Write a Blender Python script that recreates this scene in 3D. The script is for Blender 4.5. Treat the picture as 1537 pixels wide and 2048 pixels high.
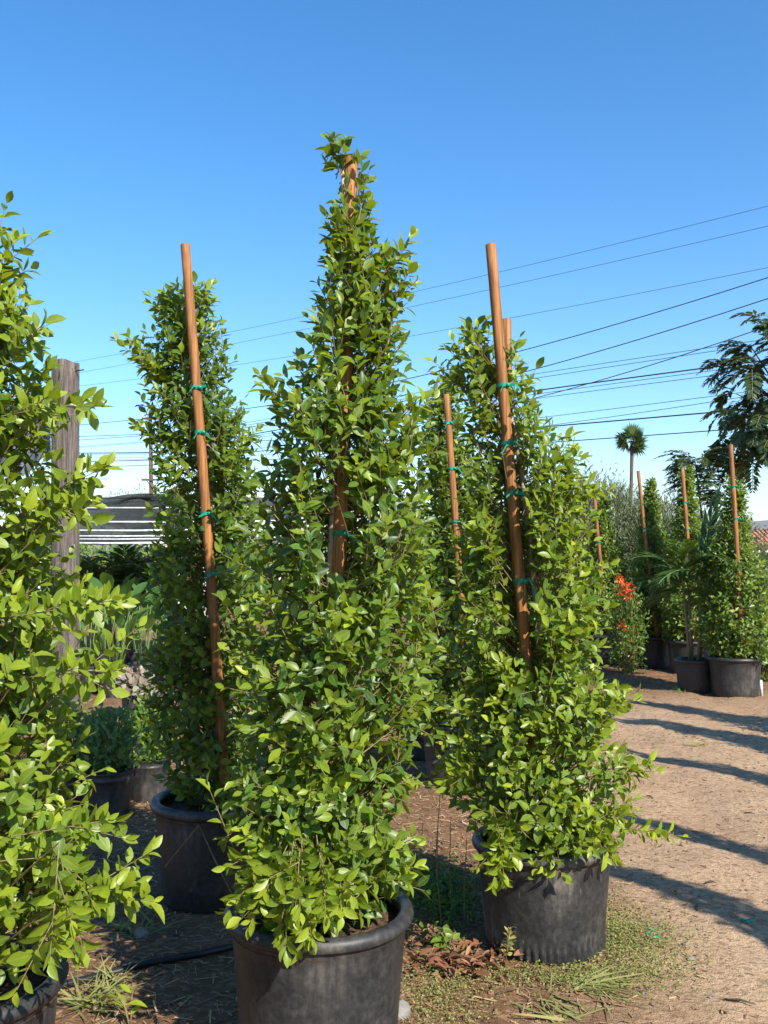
import bpy, math, random
import numpy as np
from mathutils import Vector, Matrix

for o in list(bpy.data.objects):
    bpy.data.objects.remove(o)
scene = bpy.context.scene
C = scene.collection
R = math.radians

# ------------------------------------------------------------------ camera
CH, F, W, H, HOR = 1.53, 1900.0, 1537, 2048, 1112.0
KD = F / 1450.0      # distances below were paced out for a 1450 px lens
PITCH = math.atan((HOR - H / 2) / F)
cam = bpy.data.cameras.new('camera')
cam.sensor_fit = 'VERTICAL'
cam.sensor_height = 36
cam.lens = 36 * F / H
cam.clip_start = 0.05
cam.clip_end = 30000
camo = bpy.data.objects.new('camera', cam)
C.objects.link(camo)
camo.location = (0, 0, CH)
camo.rotation_euler = (math.pi / 2 + PITCH, 0, 0)
scene.camera = camo

# ------------------------------------------------------------------ sky, sun, exposure
SUN_AZ, SUN_EL = R(145), R(37)          # azimuth clockwise from +Y
sun_dir = Vector((math.sin(SUN_AZ) * math.cos(SUN_EL), math.cos(SUN_AZ) * math.cos(SUN_EL), math.sin(SUN_EL)))
world = bpy.data.worlds.new('World')
scene.world = world
world.use_nodes = True
wn = world.node_tree.nodes
bg = wn['Background']
sky = wn.new('ShaderNodeTexSky')
sky.sky_type = 'NISHITA'
sky.sun_disc = False
sky.sun_elevation = SUN_EL
sky.sun_rotation = SUN_AZ
sky.altitude = 200
sky.air_density = 1.0
sky.dust_density = 0.25
sky.ozone_density = 2.5
hs = wn.new('ShaderNodeHueSaturation')
hs.inputs['Saturation'].default_value = 1.34
world.node_tree.links.new(sky.outputs[0], hs.inputs['Color'])
world.node_tree.links.new(hs.outputs[0], bg.inputs[0])
bg.inputs[1].default_value = 0.112
sl = bpy.data.lights.new('sun', 'SUN')
sl.energy = 5.0
sl.angle = R(0.53)
sl.color = (1.0, 0.93, 0.82)
so = bpy.data.objects.new('sun', sl)
C.objects.link(so)
so.rotation_euler = sun_dir.to_track_quat('Z', 'Y').to_euler()
so.location = (8, -6, 9)
vs = scene.view_settings
vs.view_transform = 'Standard'
vs.look = 'None'
vs.exposure = 1.08
vs.gamma = 1
scene.render.resolution_x, scene.render.resolution_y = 768, 1024


# ------------------------------------------------------------------ pixel helpers
def ray(px, py):
    f = Vector((0, math.cos(PITCH), math.sin(PITCH)))
    u = Vector((0, -math.sin(PITCH), math.cos(PITCH)))
    return f + Vector((1, 0, 0)) * ((px - W / 2) / F) + u * ((H / 2 - py) / F)


def P(px, py, d):
    """point seen at a pixel, at the distance d * KD (metres along +Y)"""
    r = ray(px, py)
    return Vector((0, 0, CH)) + r * (d * KD / r.y)


def G(px, py, z=0.0):
    r = ray(px, py)
    return Vector((0, 0, CH)) + r * ((z - CH) / r.z)


# ------------------------------------------------------------------ object helpers
def tag(o, label=None, cat=None, group=None, kind=None):
    if label: o['label'] = label
    if cat: o['category'] = cat
    if group: o['group'] = group
    if kind: o['kind'] = kind
    return o


def empty(name, loc):
    o = bpy.data.objects.new(name, None)
    o.empty_display_size = 0.1
    C.objects.link(o)
    o.location = loc
    return o


def link(name, me, parent=None, loc=None):
    o = bpy.data.objects.new(name, me)
    C.objects.link(o)
    if parent: o.parent = parent
    if loc is not None: o.location = loc
    return o


class MB:
    def __init__(s):
        s.v, s.f = [], []

    def tube(s, pts, rad, n=8, cap=True, jit=0):
        pts = [Vector(p) for p in pts]
        if not hasattr(rad, '__len__'): rad = [rad] * len(pts)
        b0 = len(s.v)
        t = (pts[1] - pts[0]).normalized()
        a = Vector((1, 0, 0)) if abs(t.x) < 0.8 else Vector((0, 1, 0))
        u = t.cross(a).normalized()
        for i, p in enumerate(pts):
            tt = (pts[min(i + 1, len(pts) - 1)] - pts[max(i - 1, 0)]).normalized()
            u = (u - tt * u.dot(tt)).normalized()
            w = tt.cross(u)
            for k in range(n):
                an = 2 * math.pi * k / n
                rr = rad[i] * (1 + (random.uniform(-jit, jit) if jit else 0))
                s.v.append(p + (u * math.cos(an) + w * math.sin(an)) * rr)
        for i in range(len(pts) - 1):
            for k in range(n):
                a0 = b0 + i * n + k
                a1 = b0 + i * n + (k + 1) % n
                s.f.append((a0, a1, a1 + n, a0 + n))
        if cap:
            s.f.append(tuple(b0 + k for k in reversed(range(n))))
            e = b0 + (len(pts) - 1) * n
            s.f.append(tuple(e + k for k in range(n)))
        return s

    def lathe(s, prof, n=64, mod=None, close=False):
        b0 = len(s.v)
        for i, (r, z) in enumerate(prof):
            for k in range(n):
                an = 2 * math.pi * k / n
                rr = r * (mod(i, an) if mod else 1)
                s.v.append(Vector((rr * math.cos(an), rr * math.sin(an), z)))
        for i in range(len(prof) - 1):
            for k in range(n):
                a0 = b0 + i * n + k
                a1 = b0 + i * n + (k + 1) % n
                s.f.append((a0, a1, a1 + n, a0 + n))
        return s

    def box(s, c, size, rot=None):
        b0 = len(s.v)
        c = Vector(c)
        for x in (-.5, .5):
            for y in (-.5, .5):
                for z in (-.5, .5):
                    v = Vector((x * size[0], y * size[1], z * size[2]))
                    if rot is not None: v = rot @ v
                    s.v.append(c + v)
        for f in ((0, 1, 3, 2), (4, 6, 7, 5), (0, 4, 5, 1), (2, 3, 7, 6), (0, 2, 6, 4), (1, 5, 7, 3)):
            s.f.append(tuple(b0 + i for i in f))
        return s

    def quad(s, *ps):
        b0 = len(s.v)
        s.v += [Vector(p) for p in ps]
        s.f.append(tuple(range(b0, b0 + len(ps))))
        return s

    def mesh(s, name, mat, smooth=True, off=None):
        me = bpy.data.meshes.new(name)
        o = Vector((0, 0, 0)) if off is None else Vector(off)
        me.from_pydata([tuple(v - o) for v in s.v], [], s.f)
        if smooth:
            me.polygons.foreach_set('use_smooth', [True] * len(me.polygons))
        me.materials.append(mat)
        me.update()
        return me

    def build(s, name, mat, parent=None, off=None, smooth=True, loc=None):
        return link(name, s.mesh(name, mat, smooth, off), parent, loc)


def mesh_np(name, V, faces, tint, mat):
    """V (n,3); faces list of (m,k) int arrays; tint (n,4)"""
    me = bpy.data.meshes.new(name)
    me.vertices.add(len(V))
    me.vertices.foreach_set('co', np.ascontiguousarray(V, dtype=np.float32).ravel())
    loops = np.concatenate([f.ravel() for f in faces])
    tot = np.concatenate([np.full(len(f), f.shape[1]) for f in faces])
    start = np.concatenate([[0], np.cumsum(tot)[:-1]])
    me.loops.add(len(loops))
    me.loops.foreach_set('vertex_index', loops.astype(np.int32))
    me.polygons.add(len(tot))
    me.polygons.foreach_set('loop_start', start.astype(np.int32))
    me.polygons.foreach_set('use_smooth', np.ones(len(tot), dtype=bool))
    me.update(calc_edges=True)
    at = me.color_attributes.new('tint', 'FLOAT_COLOR', 'POINT')
    at.data.foreach_set('color', np.ascontiguousarray(tint, dtype=np.float32).ravel())
    me.materials.append(mat)
    return me


# ------------------------------------------------------------------ node helpers
class NT:
    def __init__(s, name):
        s.m = bpy.data.materials.new(name)
        s.m.use_nodes = True
        s.t = s.m.node_tree
        s.n = s.t.nodes
        s.p = s.n['Principled BSDF']
        s.out = s.n['Material Output']

    def new(s, ty, **kw):
        nd = s.n.new('ShaderNode' + ty)
        for k, v in kw.items():
            if hasattr(nd, k): setattr(nd, k, v)
            else: s.put(nd.inputs[k.replace('_', ' ')], v)
        return nd

    def put(s, inp, v):
        if isinstance(v, bpy.types.NodeSocket): s.t.links.new(v, inp)
        elif hasattr(v, '__len__') and len(v) == 3 and inp.type == 'RGBA': inp.default_value = (*v, 1)
        else: inp.default_value = v

    def coord(s, scale=(1, 1, 1), kind='Object'):
        tc = s.new('TexCoord')
        mp = s.new('Mapping')
        s.put(mp.inputs['Vector'], tc.outputs[kind])
        mp.inputs['Scale'].default_value = scale
        return mp.outputs[0]

    def geo(s, scale=(1, 1, 1)):
        g = s.new('NewGeometry')
        mp = s.new('Mapping')
        s.put(mp.inputs['Vector'], g.outputs['Position'])
        mp.inputs['Scale'].default_value = scale
        return mp.outputs[0]

    def noise(s, vec, scale, detail=4, rough=.55):
        nd = s.new('TexNoise')
        s.put(nd.inputs['Vector'], vec)
        nd.inputs['Scale'].default_value = scale
        nd.inputs['Detail'].default_value = detail
        nd.inputs['Roughness'].default_value = rough
        return nd.outputs[0]

    def ramp(s, fac, lo, hi, a=0.0, b=1.0):
        nd = s.new('MapRange')
        nd.interpolation_type = 'SMOOTHSTEP'
        s.put(nd.inputs[0], fac)
        nd.inputs[1].default_value, nd.inputs[2].default_value = lo, hi
        nd.inputs[3].default_value, nd.inputs[4].default_value = a, b
        return nd.outputs[0]

    def mix(s, fac, a, b, mode='MIX'):
        nd = s.new('Mix')
        nd.data_type = 'RGBA'
        nd.blend_type = mode
        s.put(nd.inputs[0], fac)
        s.put(nd.inputs[6], a)
        s.put(nd.inputs[7], b)
        return nd.outputs[2]

    def math(s, op, a, b=0.0):
        nd = s.new('Math')
        nd.operation = op
        s.put(nd.inputs[0], a)
        s.put(nd.inputs[1], b)
        return nd.outputs[0]

    def bump(s, h, strength=.4, dist=.01):
        nd = s.new('Bump')
        s.put(nd.inputs['Height'], h)
        nd.inputs['Strength'].default_value = strength
        nd.inputs['Distance'].default_value = dist
        s.put(s.p.inputs['Normal'], nd.outputs[0])
        return nd.outputs[0]

    def set(s, color=None, rough=None, spec=None, metal=None):
        if color is not None: s.put(s.p.inputs['Base Color'], color)
        if rough is not None: s.put(s.p.inputs['Roughness'], rough)
        if spec is not None: s.put(s.p.inputs['Specular IOR Level'], spec)
        if metal is not None: s.put(s.p.inputs['Metallic'], metal)
        return s.m


def leaf_mat(name, dark, light, young, transl=.32, rough=.42, rim=.35, spec=.42):
    t = NT(name)
    at = t.new('Attribute', attribute_name='tint')
    sp = t.new('SeparateColor')
    t.put(sp.inputs[0], at.outputs['Color'])
    c = t.mix(sp.outputs[0], dark, light)
    c = t.mix(sp.outputs[1], c, young)
    mott = t.noise(t.geo(), 60, 3)
    c = t.mix(t.ramp(mott, .3, .75, 0, .35), c, t.mix(.5, c, dark))
    pale = tuple(min(1, young[i] * .9 + .04) for i in range(3))
    m1 = t.ramp(sp.outputs[2], .86, .99, 0, rim)
    m2 = t.ramp(sp.outputs[2], .02, .14, rim, 0)
    c = t.mix(t.math('MAXIMUM', m1, m2), c, pale)
    bf = t.new('NewGeometry')
    under = t.mix(.45, c, tuple(min(1, x * .8 + .02) for x in young))
    c2 = t.mix(bf.outputs['Backfacing'], c, under)
    t.set(c2, t.math('ADD', t.math('MULTIPLY', bf.outputs['Backfacing'], .25), rough), spec)
    tr = t.new('BsdfTranslucent')
    t.put(tr.inputs[0], t.mix(1, t.mix(.5, c, young), (1.6, 1.55, .7), 'MULTIPLY'))
    ms = t.new('MixShader')
    ms.inputs[0].default_value = transl
    t.t.links.new(t.p.outputs[0], ms.inputs[1])
    t.t.links.new(tr.outputs[0], ms.inputs[2])
    t.t.links.new(ms.outputs[0], t.out.inputs[0])
    return t.m


M = {}
M['leaf'] = leaf_mat('ficus_leaf', (.020, .058, .012), (.055, .140, .014), (.30, .37, .020))
M['leaf_far'] = leaf_mat('ficus_leaf_far', (.028, .072, .014), (.065, .145, .022), (.22, .30, .03), rim=.1)
M['palm'] = leaf_mat('palm_leaf', (.016, .046, .010), (.045, .105, .020), (.12, .18, .03), transl=.2, rim=.15, rough=.55, spec=.25)
M['paddle'] = leaf_mat('paddle_leaf', (.028, .080, .018), (.055, .135, .028), (.14, .24, .04), transl=.3, rim=.2)
M['willow'] = leaf_mat('willow_leaf', (.028, .045, .018), (.065, .090, .034), (.14, .165, .055), transl=.25, rim=0, rough=.55)
M['tree'] = leaf_mat('compound_leaf', (.020, .045, .018), (.045, .085, .030), (.12, .17, .04), transl=.25, rim=.1)
M['bush'] = leaf_mat('bush_leaf', (.025, .070, .012), (.07, .16, .02), (.22, .30, .03), rim=.1)
M['blue_bush'] = leaf_mat('small_shrub_leaf', (.035, .085, .030), (.08, .165, .05), (.18, .28, .08), rim=.2)
M['redleaf'] = leaf_mat('mottled_leaf', (.11, .15, .11), (.24, .060, .050), (.34, .32, .25), transl=.2, rim=.25)
M['petal'] = leaf_mat('red_petal', (.50, .025, .008), (.62, .06, .012), (.70, .16, .02), transl=.2, rim=0)
M['weed'] = leaf_mat('weed_leaf', (.06, .12, .025), (.13, .19, .05), (.32, .30, .10), transl=.3, rim=0, rough=.6)
M['dry'] = leaf_mat('dry_leaf', (.085, .030, .014), (.21, .075, .030), (.40, .25, .13), transl=.1, rim=.1, rough=.75)
M['chip'] = leaf_mat('wood_chip', (.10, .056, .030), (.29, .180, .100), (.50, .36, .22), transl=.0, rim=0, rough=.9, spec=.15)
M['bare'] = leaf_mat('pale_twig_leaf', (.22, .18, .13), (.34, .30, .22), (.45, .40, .30), transl=.1, rim=0, rough=.8)


def bark(name, a, b, sc=(18, 18, 3), rough=.85, bstr=.5):
    t = NT(name)
    v = t.coord(sc)
    n = t.noise(v, 4, 6, .65)
    c = t.mix(t.ramp(n, .3, .7), a, b)
    t.bump(n, bstr, .01)
    return t.set(c, rough, .2)


M['twig'] = bark('twig', (.13, .095, .045), (.24, .19, .09), (20, 20, 20), .7, .1)
M['trunk'] = bark('ficus_bark', (.24, .19, .14), (.38, .31, .23), (12, 12, 4))
M['tree_bark'] = bark('tree_bark', (.035, .028, .022), (.085, .068, .052), (6, 6, 1))
M['cane'] = bark('cane', (.14, .12, .06), (.26, .22, .12), (10, 10, 30))
M['pole'] = bark('pole_wood', (.07, .045, .035), (.13, .085, .065), (3, 3, .5))

# lodge-pole stake: orange brown dowel with grain
t = NT('stake_wood')
v = t.coord((30, 30, 1.2))
n1 = t.noise(v, 3, 5, .6)
n2 = t.noise(t.coord((3, 3, 3)), 2.5, 4)
c = t.mix(t.ramp(n1, .3, .72), (.13, .052, .016), (.36, .160, .048))
c = t.mix(t.ramp(n2, .45, .75, 0, .6), c, (.18, .070, .026))
t.bump(n1, .35, .004)
M['stake'] = t.set(c, .62, .3)

# weathered grey post
t = NT('weathered_post')
v = t.coord((14, 14, .9))
n1 = t.noise(v, 3.2, 8, .68)
n2 = t.noise(t.coord((40, 40, 2.0)), 3, 6, .7)
kn = t.new('TexVoronoi')
t.put(kn.inputs['Vector'], t.coord((4.2, 4.2, 2.4)))
kd = kn.outputs['Distance']
c = t.mix(t.ramp(n1, .25, .75), (.050, .042, .038), (.215, .180, .155))
c = t.mix(t.ramp(n2, .52, .70, 0, .75), c, (.03, .024, .02))
c = t.mix(t.ramp(kd, .05, .14, .85, 0), c, (.05, .035, .028))
hh = t.math('ADD', t.math('MULTIPLY', n1, .6), n2)
t.bump(hh, .9, .02)
M['post'] = t.set(c, .9, .15)


def pot_mat(name, dust):
    t = NT(name)
    v = t.coord((1, 1, 1))
    n1 = t.noise(v, 3.5, 7, .7)
    n2 = t.noise(t.coord((9, 9, 1.6)), 3.0, 6, .7)
    n3 = t.noise(v, 46, 4, .6)
    n4 = t.noise(t.coord((70, 70, 5)), 2.0, 3, .6)
    c = t.mix(t.ramp(n3, .3, .8), (.013, .013, .014), (.034, .034, .036))
    d = t.math('MULTIPLY', t.ramp(n1, .42, .72), t.ramp(n2, .35, .75))
    c = t.mix(t.math('MULTIPLY', d, dust), c, (.27, .235, .20))
    c = t.mix(t.ramp(n4, .66, .74, 0, .30 * dust), c, (.30, .27, .235))
    t.bump(t.math('ADD', n3, t.math('MULTIPLY', n2, .6)), .22, .004)
    return t.set(c, t.ramp(n1, .3, .7, .38, .62), .45)


M['pot'] = pot_mat('black_pot_plastic', .38)
M['pot_dusty'] = pot_mat('dusty_black_pot_plastic', .85)


def plain(name, col, rough=.6, spec=.4, metal=0, nsc=20, var=.25):
    t = NT(name)
    n = t.noise(t.coord(), nsc, 4)
    c = t.mix(t.ramp(n, .3, .7), tuple(x * (1 - var) for x in col), tuple(min(1, x * (1 + var)) for x in col))
    t.bump(n, .1, .004)
    return t.set(c, rough, spec, metal)


M['tie'] = plain('green_tape', (.005, .20, .125), .4)
M['white_pipe'] = plain('white_pipe', (.50, .51, .50), .45)
M['rope'] = plain('yellow_rope', (.55, .36, .05), .8)
M['wire'] = plain('wire', (.02, .02, .022), .6)
M['steel'] = plain('rusty_nail', (.05, .03, .025), .6, .4, .6)
M['hose'] = plain('black_hose', (.015, .015, .017), .35)
M['stone'] = plain('stone', (.17, .16, .15), .9, .2, 0, 9, .35)
M['insul'] = plain('insulator', (.55, .55, .56), .3)
M['wall'] = plain('stucco', (.55, .42, .32), .9)
M['roof_tile'] = plain('roof_tile', (.34, .15, .10), .9, .2, 0, 3, .35)
M['stem'] = plain('green_stem', (.10, .16, .04), .55, .4, 0, 20, .3)
M['soil'] = None


def cloth(name, col, tr, holes=0.0):
    t = NT(name)
    n = t.noise(t.coord((60, 60, 60)), 8, 2)
    n2 = t.noise(t.coord((2, 2, 2)), 2, 4)
    c = t.mix(t.ramp(n2, .3, .7), col, tuple(x * 1.7 for x in col))
    t.set(c, .85, .15)
    t.bump(n, .2, .003)
    a = t.new('BsdfTranslucent')
    t.put(a.inputs[0], c)
    ms = t.new('MixShader')
    ms.inputs[0].default_value = tr
    t.t.links.new(t.p.outputs[0], ms.inputs[1])
    t.t.links.new(a.outputs[0], ms.inputs[2])
    last = ms
    if holes:   # open weave
        tp = t.new('BsdfTransparent')
        last = t.new('MixShader')
        last.inputs[0].default_value = holes
        t.t.links.new(ms.outputs[0], last.inputs[1])
        t.t.links.new(tp.outputs[0], last.inputs[2])
    t.t.links.new(last.outputs[0], t.out.inputs[0])
    return t.m


M['shade'] = cloth('black_shade_cloth', (.018, .021, .021), .1, .06)
M['greycloth'] = cloth('grey_shade_cloth', (.13, .14, .155), .25)

# potting soil
t = NT('potting_soil')
v = t.coord()
n = t.noise(v, 40, 6, .7)
c = t.mix(t.ramp(n, .3, .72), (.030, .020, .013), (.17, .110, .065))
t.bump(n, 1.0, .02)
M['soil'] = t.set(c, .95, .1)

# ground: sandy path that gives way to wood-chip mulch under the plants
t = NT('dirt_ground')
g = t.geo()
sx = t.new('SeparateXYZ')
t.put(sx.inputs[0], g)
big = t.noise(g, .9, 5, .6)
mid = t.noise(g, 5, 6, .65)
fine = t.noise(g, 60, 5, .7)
gr = t.noise(g, 190, 3, .6)
# path mask: x to the right of a gently curving line
edge = t.math('SUBTRACT', sx.outputs[0], t.math('ADD', t.math('MULTIPLY', sx.outputs[1], .092), .42))
pm = t.ramp(t.math('ADD', edge, t.math('MULTIPLY', t.math('SUBTRACT', mid, .5), .9)), -.25, .45)
far = t.ramp(sx.outputs[1], 8.9, 11.8, 1, 0)
pm = t.math('MULTIPLY', pm, far)
sand = t.mix(t.ramp(big, .3, .7), (.42, .275, .165), (.56, .395, .250))
sand = t.mix(t.ramp(mid, .45, .75, 0, .55), sand, (.33, .210, .128))
mul = t.mix(t.ramp(mid, .3, .7), (.120, .060, .029), (.25, .138, .070))
c = t.mix(pm, mul, sand)
vo = t.new('TexVoronoi')
t.put(vo.inputs['Vector'], t.geo((55, 120, 60)))
vo.inputs['Scale'].default_value = .7
vo.inputs['Randomness'].default_value = 1
vc = t.new('SeparateColor')
t.put(vc.inputs[0], vo.outputs['Color'])
c = t.mix(t.ramp(vc.outputs[0], .62, .95, 0, .42), c, (.46, .33, .21))
c = t.mix(t.ramp(vc.outputs[1], .68, .95, 0, .5), c, (.14, .080, .046))
c = t.mix(t.ramp(fine, .45, .75, 0, .62), c, (.15, .088, .050))
streak = t.noise(t.geo((14, 70, 20)), 1.6, 4, .7)
c = t.mix(t.ramp(streak, .55, .72, 0, .45), c, (.19, .115, .068))
c = t.mix(t.ramp(streak, .30, .42, .35, 0), c, (.48, .345, .225))
c = t.mix(t.ramp(gr, .55, .75, 0, .3), c, (.50, .37, .25))
hgt = t.math('ADD', t.math('MULTIPLY', fine, .7), t.math('ADD', t.math('MULTIPLY', gr, .3), t.math('MULTIPLY', vc.outputs[2], .35)))
t.bump(hgt, 1.0, .024)
M['ground'] = t.set(c, .95, .12)

# ------------------------------------------------------------------ noise for geometry
rngn = np.random.default_rng(11)
LAT = rngn.random((64, 64))


def vnoise(x, y):
    x = np.asarray(x, float)
    y = np.asarray(y, float)
    xi = np.floor(x).astype(int)
    yi = np.floor(y).astype(int)
    fx, fy = x - xi, y - yi
    fx = fx * fx * (3 - 2 * fx)
    fy = fy * fy * (3 - 2 * fy)
    a = LAT[xi % 64, yi % 64]
    b = LAT[(xi + 1) % 64, yi % 64]
    c = LAT[xi % 64, (yi + 1) % 64]
    d = LAT[(xi + 1) % 64, (yi + 1) % 64]
    return (a * (1 - fx) + b * fx) * (1 - fy) + (c * (1 - fx) + d * fx) * fy - .5


def gh(x, y):
    x = np.asarray(x, float)
    y = np.asarray(y, float)
    near = np.clip(1.5 - np.abs(y - 5) / 12, 0, 1)
    h = .035 * vnoise(x * 1.1 + 3, y * 1.1) + .022 * vnoise(x * 3.7, y * 3.7 + 9) + .012 * vnoise(x * 11, y * 11) + .008 * vnoise(x * 29, y * 29)
    # shallow wheel ruts along the path
    e = x - .42 - .092 * y
    for q in (1.0, 2.2):
        h = h - .02 * np.exp(-((e - q) / .16) ** 2)
    return h * near - .006


# ------------------------------------------------------------------ ground sheet
xs = np.concatenate([[-4000, -1500, -600, -250, -100, -50, -25, -14, -9], np.arange(-6, 6.01, .055), [8, 12, 18, 30, 60, 120, 300, 800, 1800, 4000]])
ys = np.concatenate([[-400, -60, -20, -8, -4, -2, -1], np.arange(0, 12.5, .06), np.arange(13, 24, .6), [26, 32, 42, 60, 100, 200, 500, 1200, 3000, 8000]])
XX, YY = np.meshgrid(xs, ys)
ZZ = gh(XX, YY)
V = np.stack([XX, YY, ZZ], -1).reshape(-1, 3)
nx, ny = len(xs), len(ys)
I = np.arange(nx * ny).reshape(ny, nx)
Q = np.stack([I[:-1, :-1], I[:-1, 1:], I[1:, 1:], I[1:, :-1]], -1).reshape(-1, 4)
tag(link('ground', mesh_np('ground', V, [Q], np.zeros((len(V), 4)), M['ground'])), 'bare tan dirt strewn with wood chips', 'ground', kind='structure')


# ------------------------------------------------------------------ leaves
def leaf_template(wid=.25, fold=.35, curl=.15, twist=0.0, pet=.10, coarse=False, peak=.42):
    if coarse:
        ts = np.array([0, .45, 1.0]); ws = np.array([0, wid, 0])
    else:
        ts = np.array([0, .16, .40, .64, .84, 1.0])
        ws = np.array([0, .55, 1.0, .90, .50, 0]) * wid
    n = len(ts)
    y = pet + ts * (1 - pet)
    zm = -curl * ts ** 2
    mid = np.stack([np.zeros(n), y, zm], 1)
    inner = slice(1, n - 1)
    tw = twist * ts[inner]
    Lp = np.stack([-ws[inner], y[inner], zm[inner] + fold * ws[inner] + tw * ws[inner]], 1)
    Rp = np.stack([ws[inner], y[inner], zm[inner] + fold * ws[inner] - tw * ws[inner]], 1)
    k = n - 2
    Vt = np.concatenate([mid, Lp, Rp])
    Lb, Rb = n, n + k
    tri = [(0, 1, Lb), (0, Rb, 1), (n - 2, n - 1, Lb + k - 1), (n - 2, Rb + k - 1, n - 1)]
    qd = []
    for i in range(k - 1):
        qd.append((1 + i, 2 + i, Lb + i + 1, Lb + i))
        qd.append((1 + i, Rb + i, Rb + i + 1, 2 + i))
    bb = np.concatenate([np.zeros(n), np.ones(2 * k)])
    bb[0] = bb[n - 1] = .5
    return Vt, np.array(tri), (np.array(qd) if qd else None), bb


FIC = [leaf_template(.21, .30, .10), leaf_template(.23, .45, .20, .25), leaf_template(.19, .20, -.05, -.2), leaf_template(.22, .55, .28, -.3), leaf_template(.235, .12, .05, .1)]
COARSE = [leaf_template(.26, .3, .1, coarse=True), leaf_template(.24, .5, .2, coarse=True)]
NARROW = [leaf_template(.10, .3, .15, coarse=True, pet=.02), leaf_template(.08, .2, .3, coarse=True, pet=.02)]
LFLET = [leaf_template(.19, .3, .25, coarse=True, pet=.02)]
PADDLE = [leaf_template(.20, .5, .15, 0, .02), leaf_template(.18, .35, .3, .2, .02)]


def basis(Y, N):
    Y = Y / (np.linalg.norm(Y, axis=1, keepdims=True) + 1e-9)
    Z = N - Y * np.sum(N * Y, axis=1, keepdims=True)
    Z = Z / (np.linalg.norm(Z, axis=1, keepdims=True) + 1e-9)
    X = np.cross(Y, Z)
    return X, Y, Z


def leaf_cloud(name, pos, Y, N, size, r, g, tmpl, mat, rng):
    X, Y, Z = basis(Y, N)
    which = rng.integers(0, len(tmpl), len(pos))
    Vs, tris, quads, tints, base = [], [], [], [], 0
    for k, (Vt, tri, qd, bb) in enumerate(tmpl):
        m = which == k
        if not m.any(): continue
        s = size[m][:, None, None]
        v = pos[m][:, None, :] + s * (Vt[None, :, 0:1] * X[m][:, None, :] + Vt[None, :, 1:2] * Y[m][:, None, :] + Vt[None, :, 2:3] * Z[m][:, None, :])
        nl, nv = v.shape[:2]
        offs = base + np.arange(nl) * nv
        tris.append((tri[None] + offs[:, None, None]).reshape(-1, 3))
        if qd is not None: quads.append((qd[None] + offs[:, None, None]).reshape(-1, 4))
        tt = np.zeros((nl, nv, 4))
        tt[..., 0] = r[m][:, None]
        tt[..., 1] = g[m][:, None]
        tt[..., 2] = bb[None]
        tt[..., 3] = 1
        tints.append(tt.reshape(-1, 4))
        Vs.append(v.reshape(-1, 3))
        base += nl * nv
    fl = [np.concatenate(tris)] + ([np.concatenate(quads)] if quads else [])
    return mesh_np(name, np.concatenate(Vs), fl, np.concatenate(tints), mat)


LEAF_MESH = {}


def leaf_mesh(k, rb, gb):
    key = (k, rb, gb)
    if key not in LEAF_MESH:
        Vt, tri, qd, bb = FIC[k]
        tt = np.ones((len(Vt), 4))
        tt[:, 0] = rb / 4
        tt[:, 1] = gb / 6
        tt[:, 2] = bb
        LEAF_MESH[key] = mesh_np('leaf', Vt, [tri, qd], tt, M['leaf'])
    return LEAF_MESH[key]


def tubes_np(A, B, ra, rb, n=4, mid=None):
    """straight (or one-bend) thin tubes A->B"""
    T = B - A
    T = T / (np.linalg.norm(T, axis=1, keepdims=True) + 1e-9)
    ref = np.where(np.abs(T[:, 2:3]) < .9, np.array([[0, 0, 1.]]), np.array([[1., 0, 0]]))
    U = np.cross(T, ref)
    U /= np.linalg.norm(U, axis=1, keepdims=True) + 1e-9
    Wv = np.cross(T, U)
    rings = [(A, ra)] + ([(mid, (ra + rb) / 2)] if mid is not None else []) + [(B, rb)]
    an = np.arange(n) * 2 * np.pi / n
    out = []
    for Pt, rr in rings:
        rr = np.broadcast_to(np.asarray(rr, float), (len(A),))
        out.append(Pt[:, None, :] + rr[:, None, None] * (np.cos(an)[None, :, None] * U[:, None, :] + np.sin(an)[None, :, None] * Wv[:, None, :]))
    Vv = np.stack(out, 1)
    L, Rn = Vv.shape[0], Vv.shape[1]
    idx = np.arange(L * Rn * n).reshape(L, Rn, n)
    nxt = np.roll(idx, -1, axis=2)
    Qd = np.stack([idx[:, :-1], nxt[:, :-1], nxt[:, 1:], idx[:, 1:]], -1).reshape(-1, 4)
    return Vv.reshape(-1, 3), Qd


# ------------------------------------------------------------------ pots
def pot_mesh(D, Hh, ribs, mat, lipless=False):
    r = D / 2
    rb = r * .80
    rt = r * .925
    prof = [(0.0, .004), (rb * .97, .004), (rb, .012)]
    if ribs:
        for z in (.018, .03, .045, .058, .066): prof.append((rb + (rt - rb) * z / Hh, z))
    for k in range(1, 8):
        z = .07 + (Hh - .13) * k / 7
        prof.append((rb + (rt - rb) * z / Hh, z))
    zt = Hh - .055
    rw = rb + (rt - rb) * zt / Hh
    prof += [(rw + .004, zt + .003), (rw + .005, zt + .012), (rw + .001, zt + .016)]
    lip = .024
    if lipless:
        prof += [(rt + .004, Hh - .012), (rt + .008, Hh - .004), (rt + .004, Hh), (rt - .004, Hh - .002)]
    else:
        prof += [(rt + .001, Hh - .036)]
        for a in range(-60, 241, 30):
            an = R(a)
            prof.append((r - lip + lip * math.cos(an) * 1.0 - .002, Hh - lip + lip * math.sin(an)))
    prof += [(rt - .014, Hh - .05), (rb * .95, .05)]
    nr = 52

    def mod(i, an):
        w = 1 + .006 * math.sin(2 * an + D * 9) + .003 * math.sin(5 * an + 1)
        if ribs and 3 <= i <= 6:
            w += .028 * (1 if (an * nr / (2 * math.pi)) % 1 < .5 else -.35)
        return w
    return MB().lathe(prof, 208 if ribs else 80, mod).mesh('pot', mat)


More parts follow.
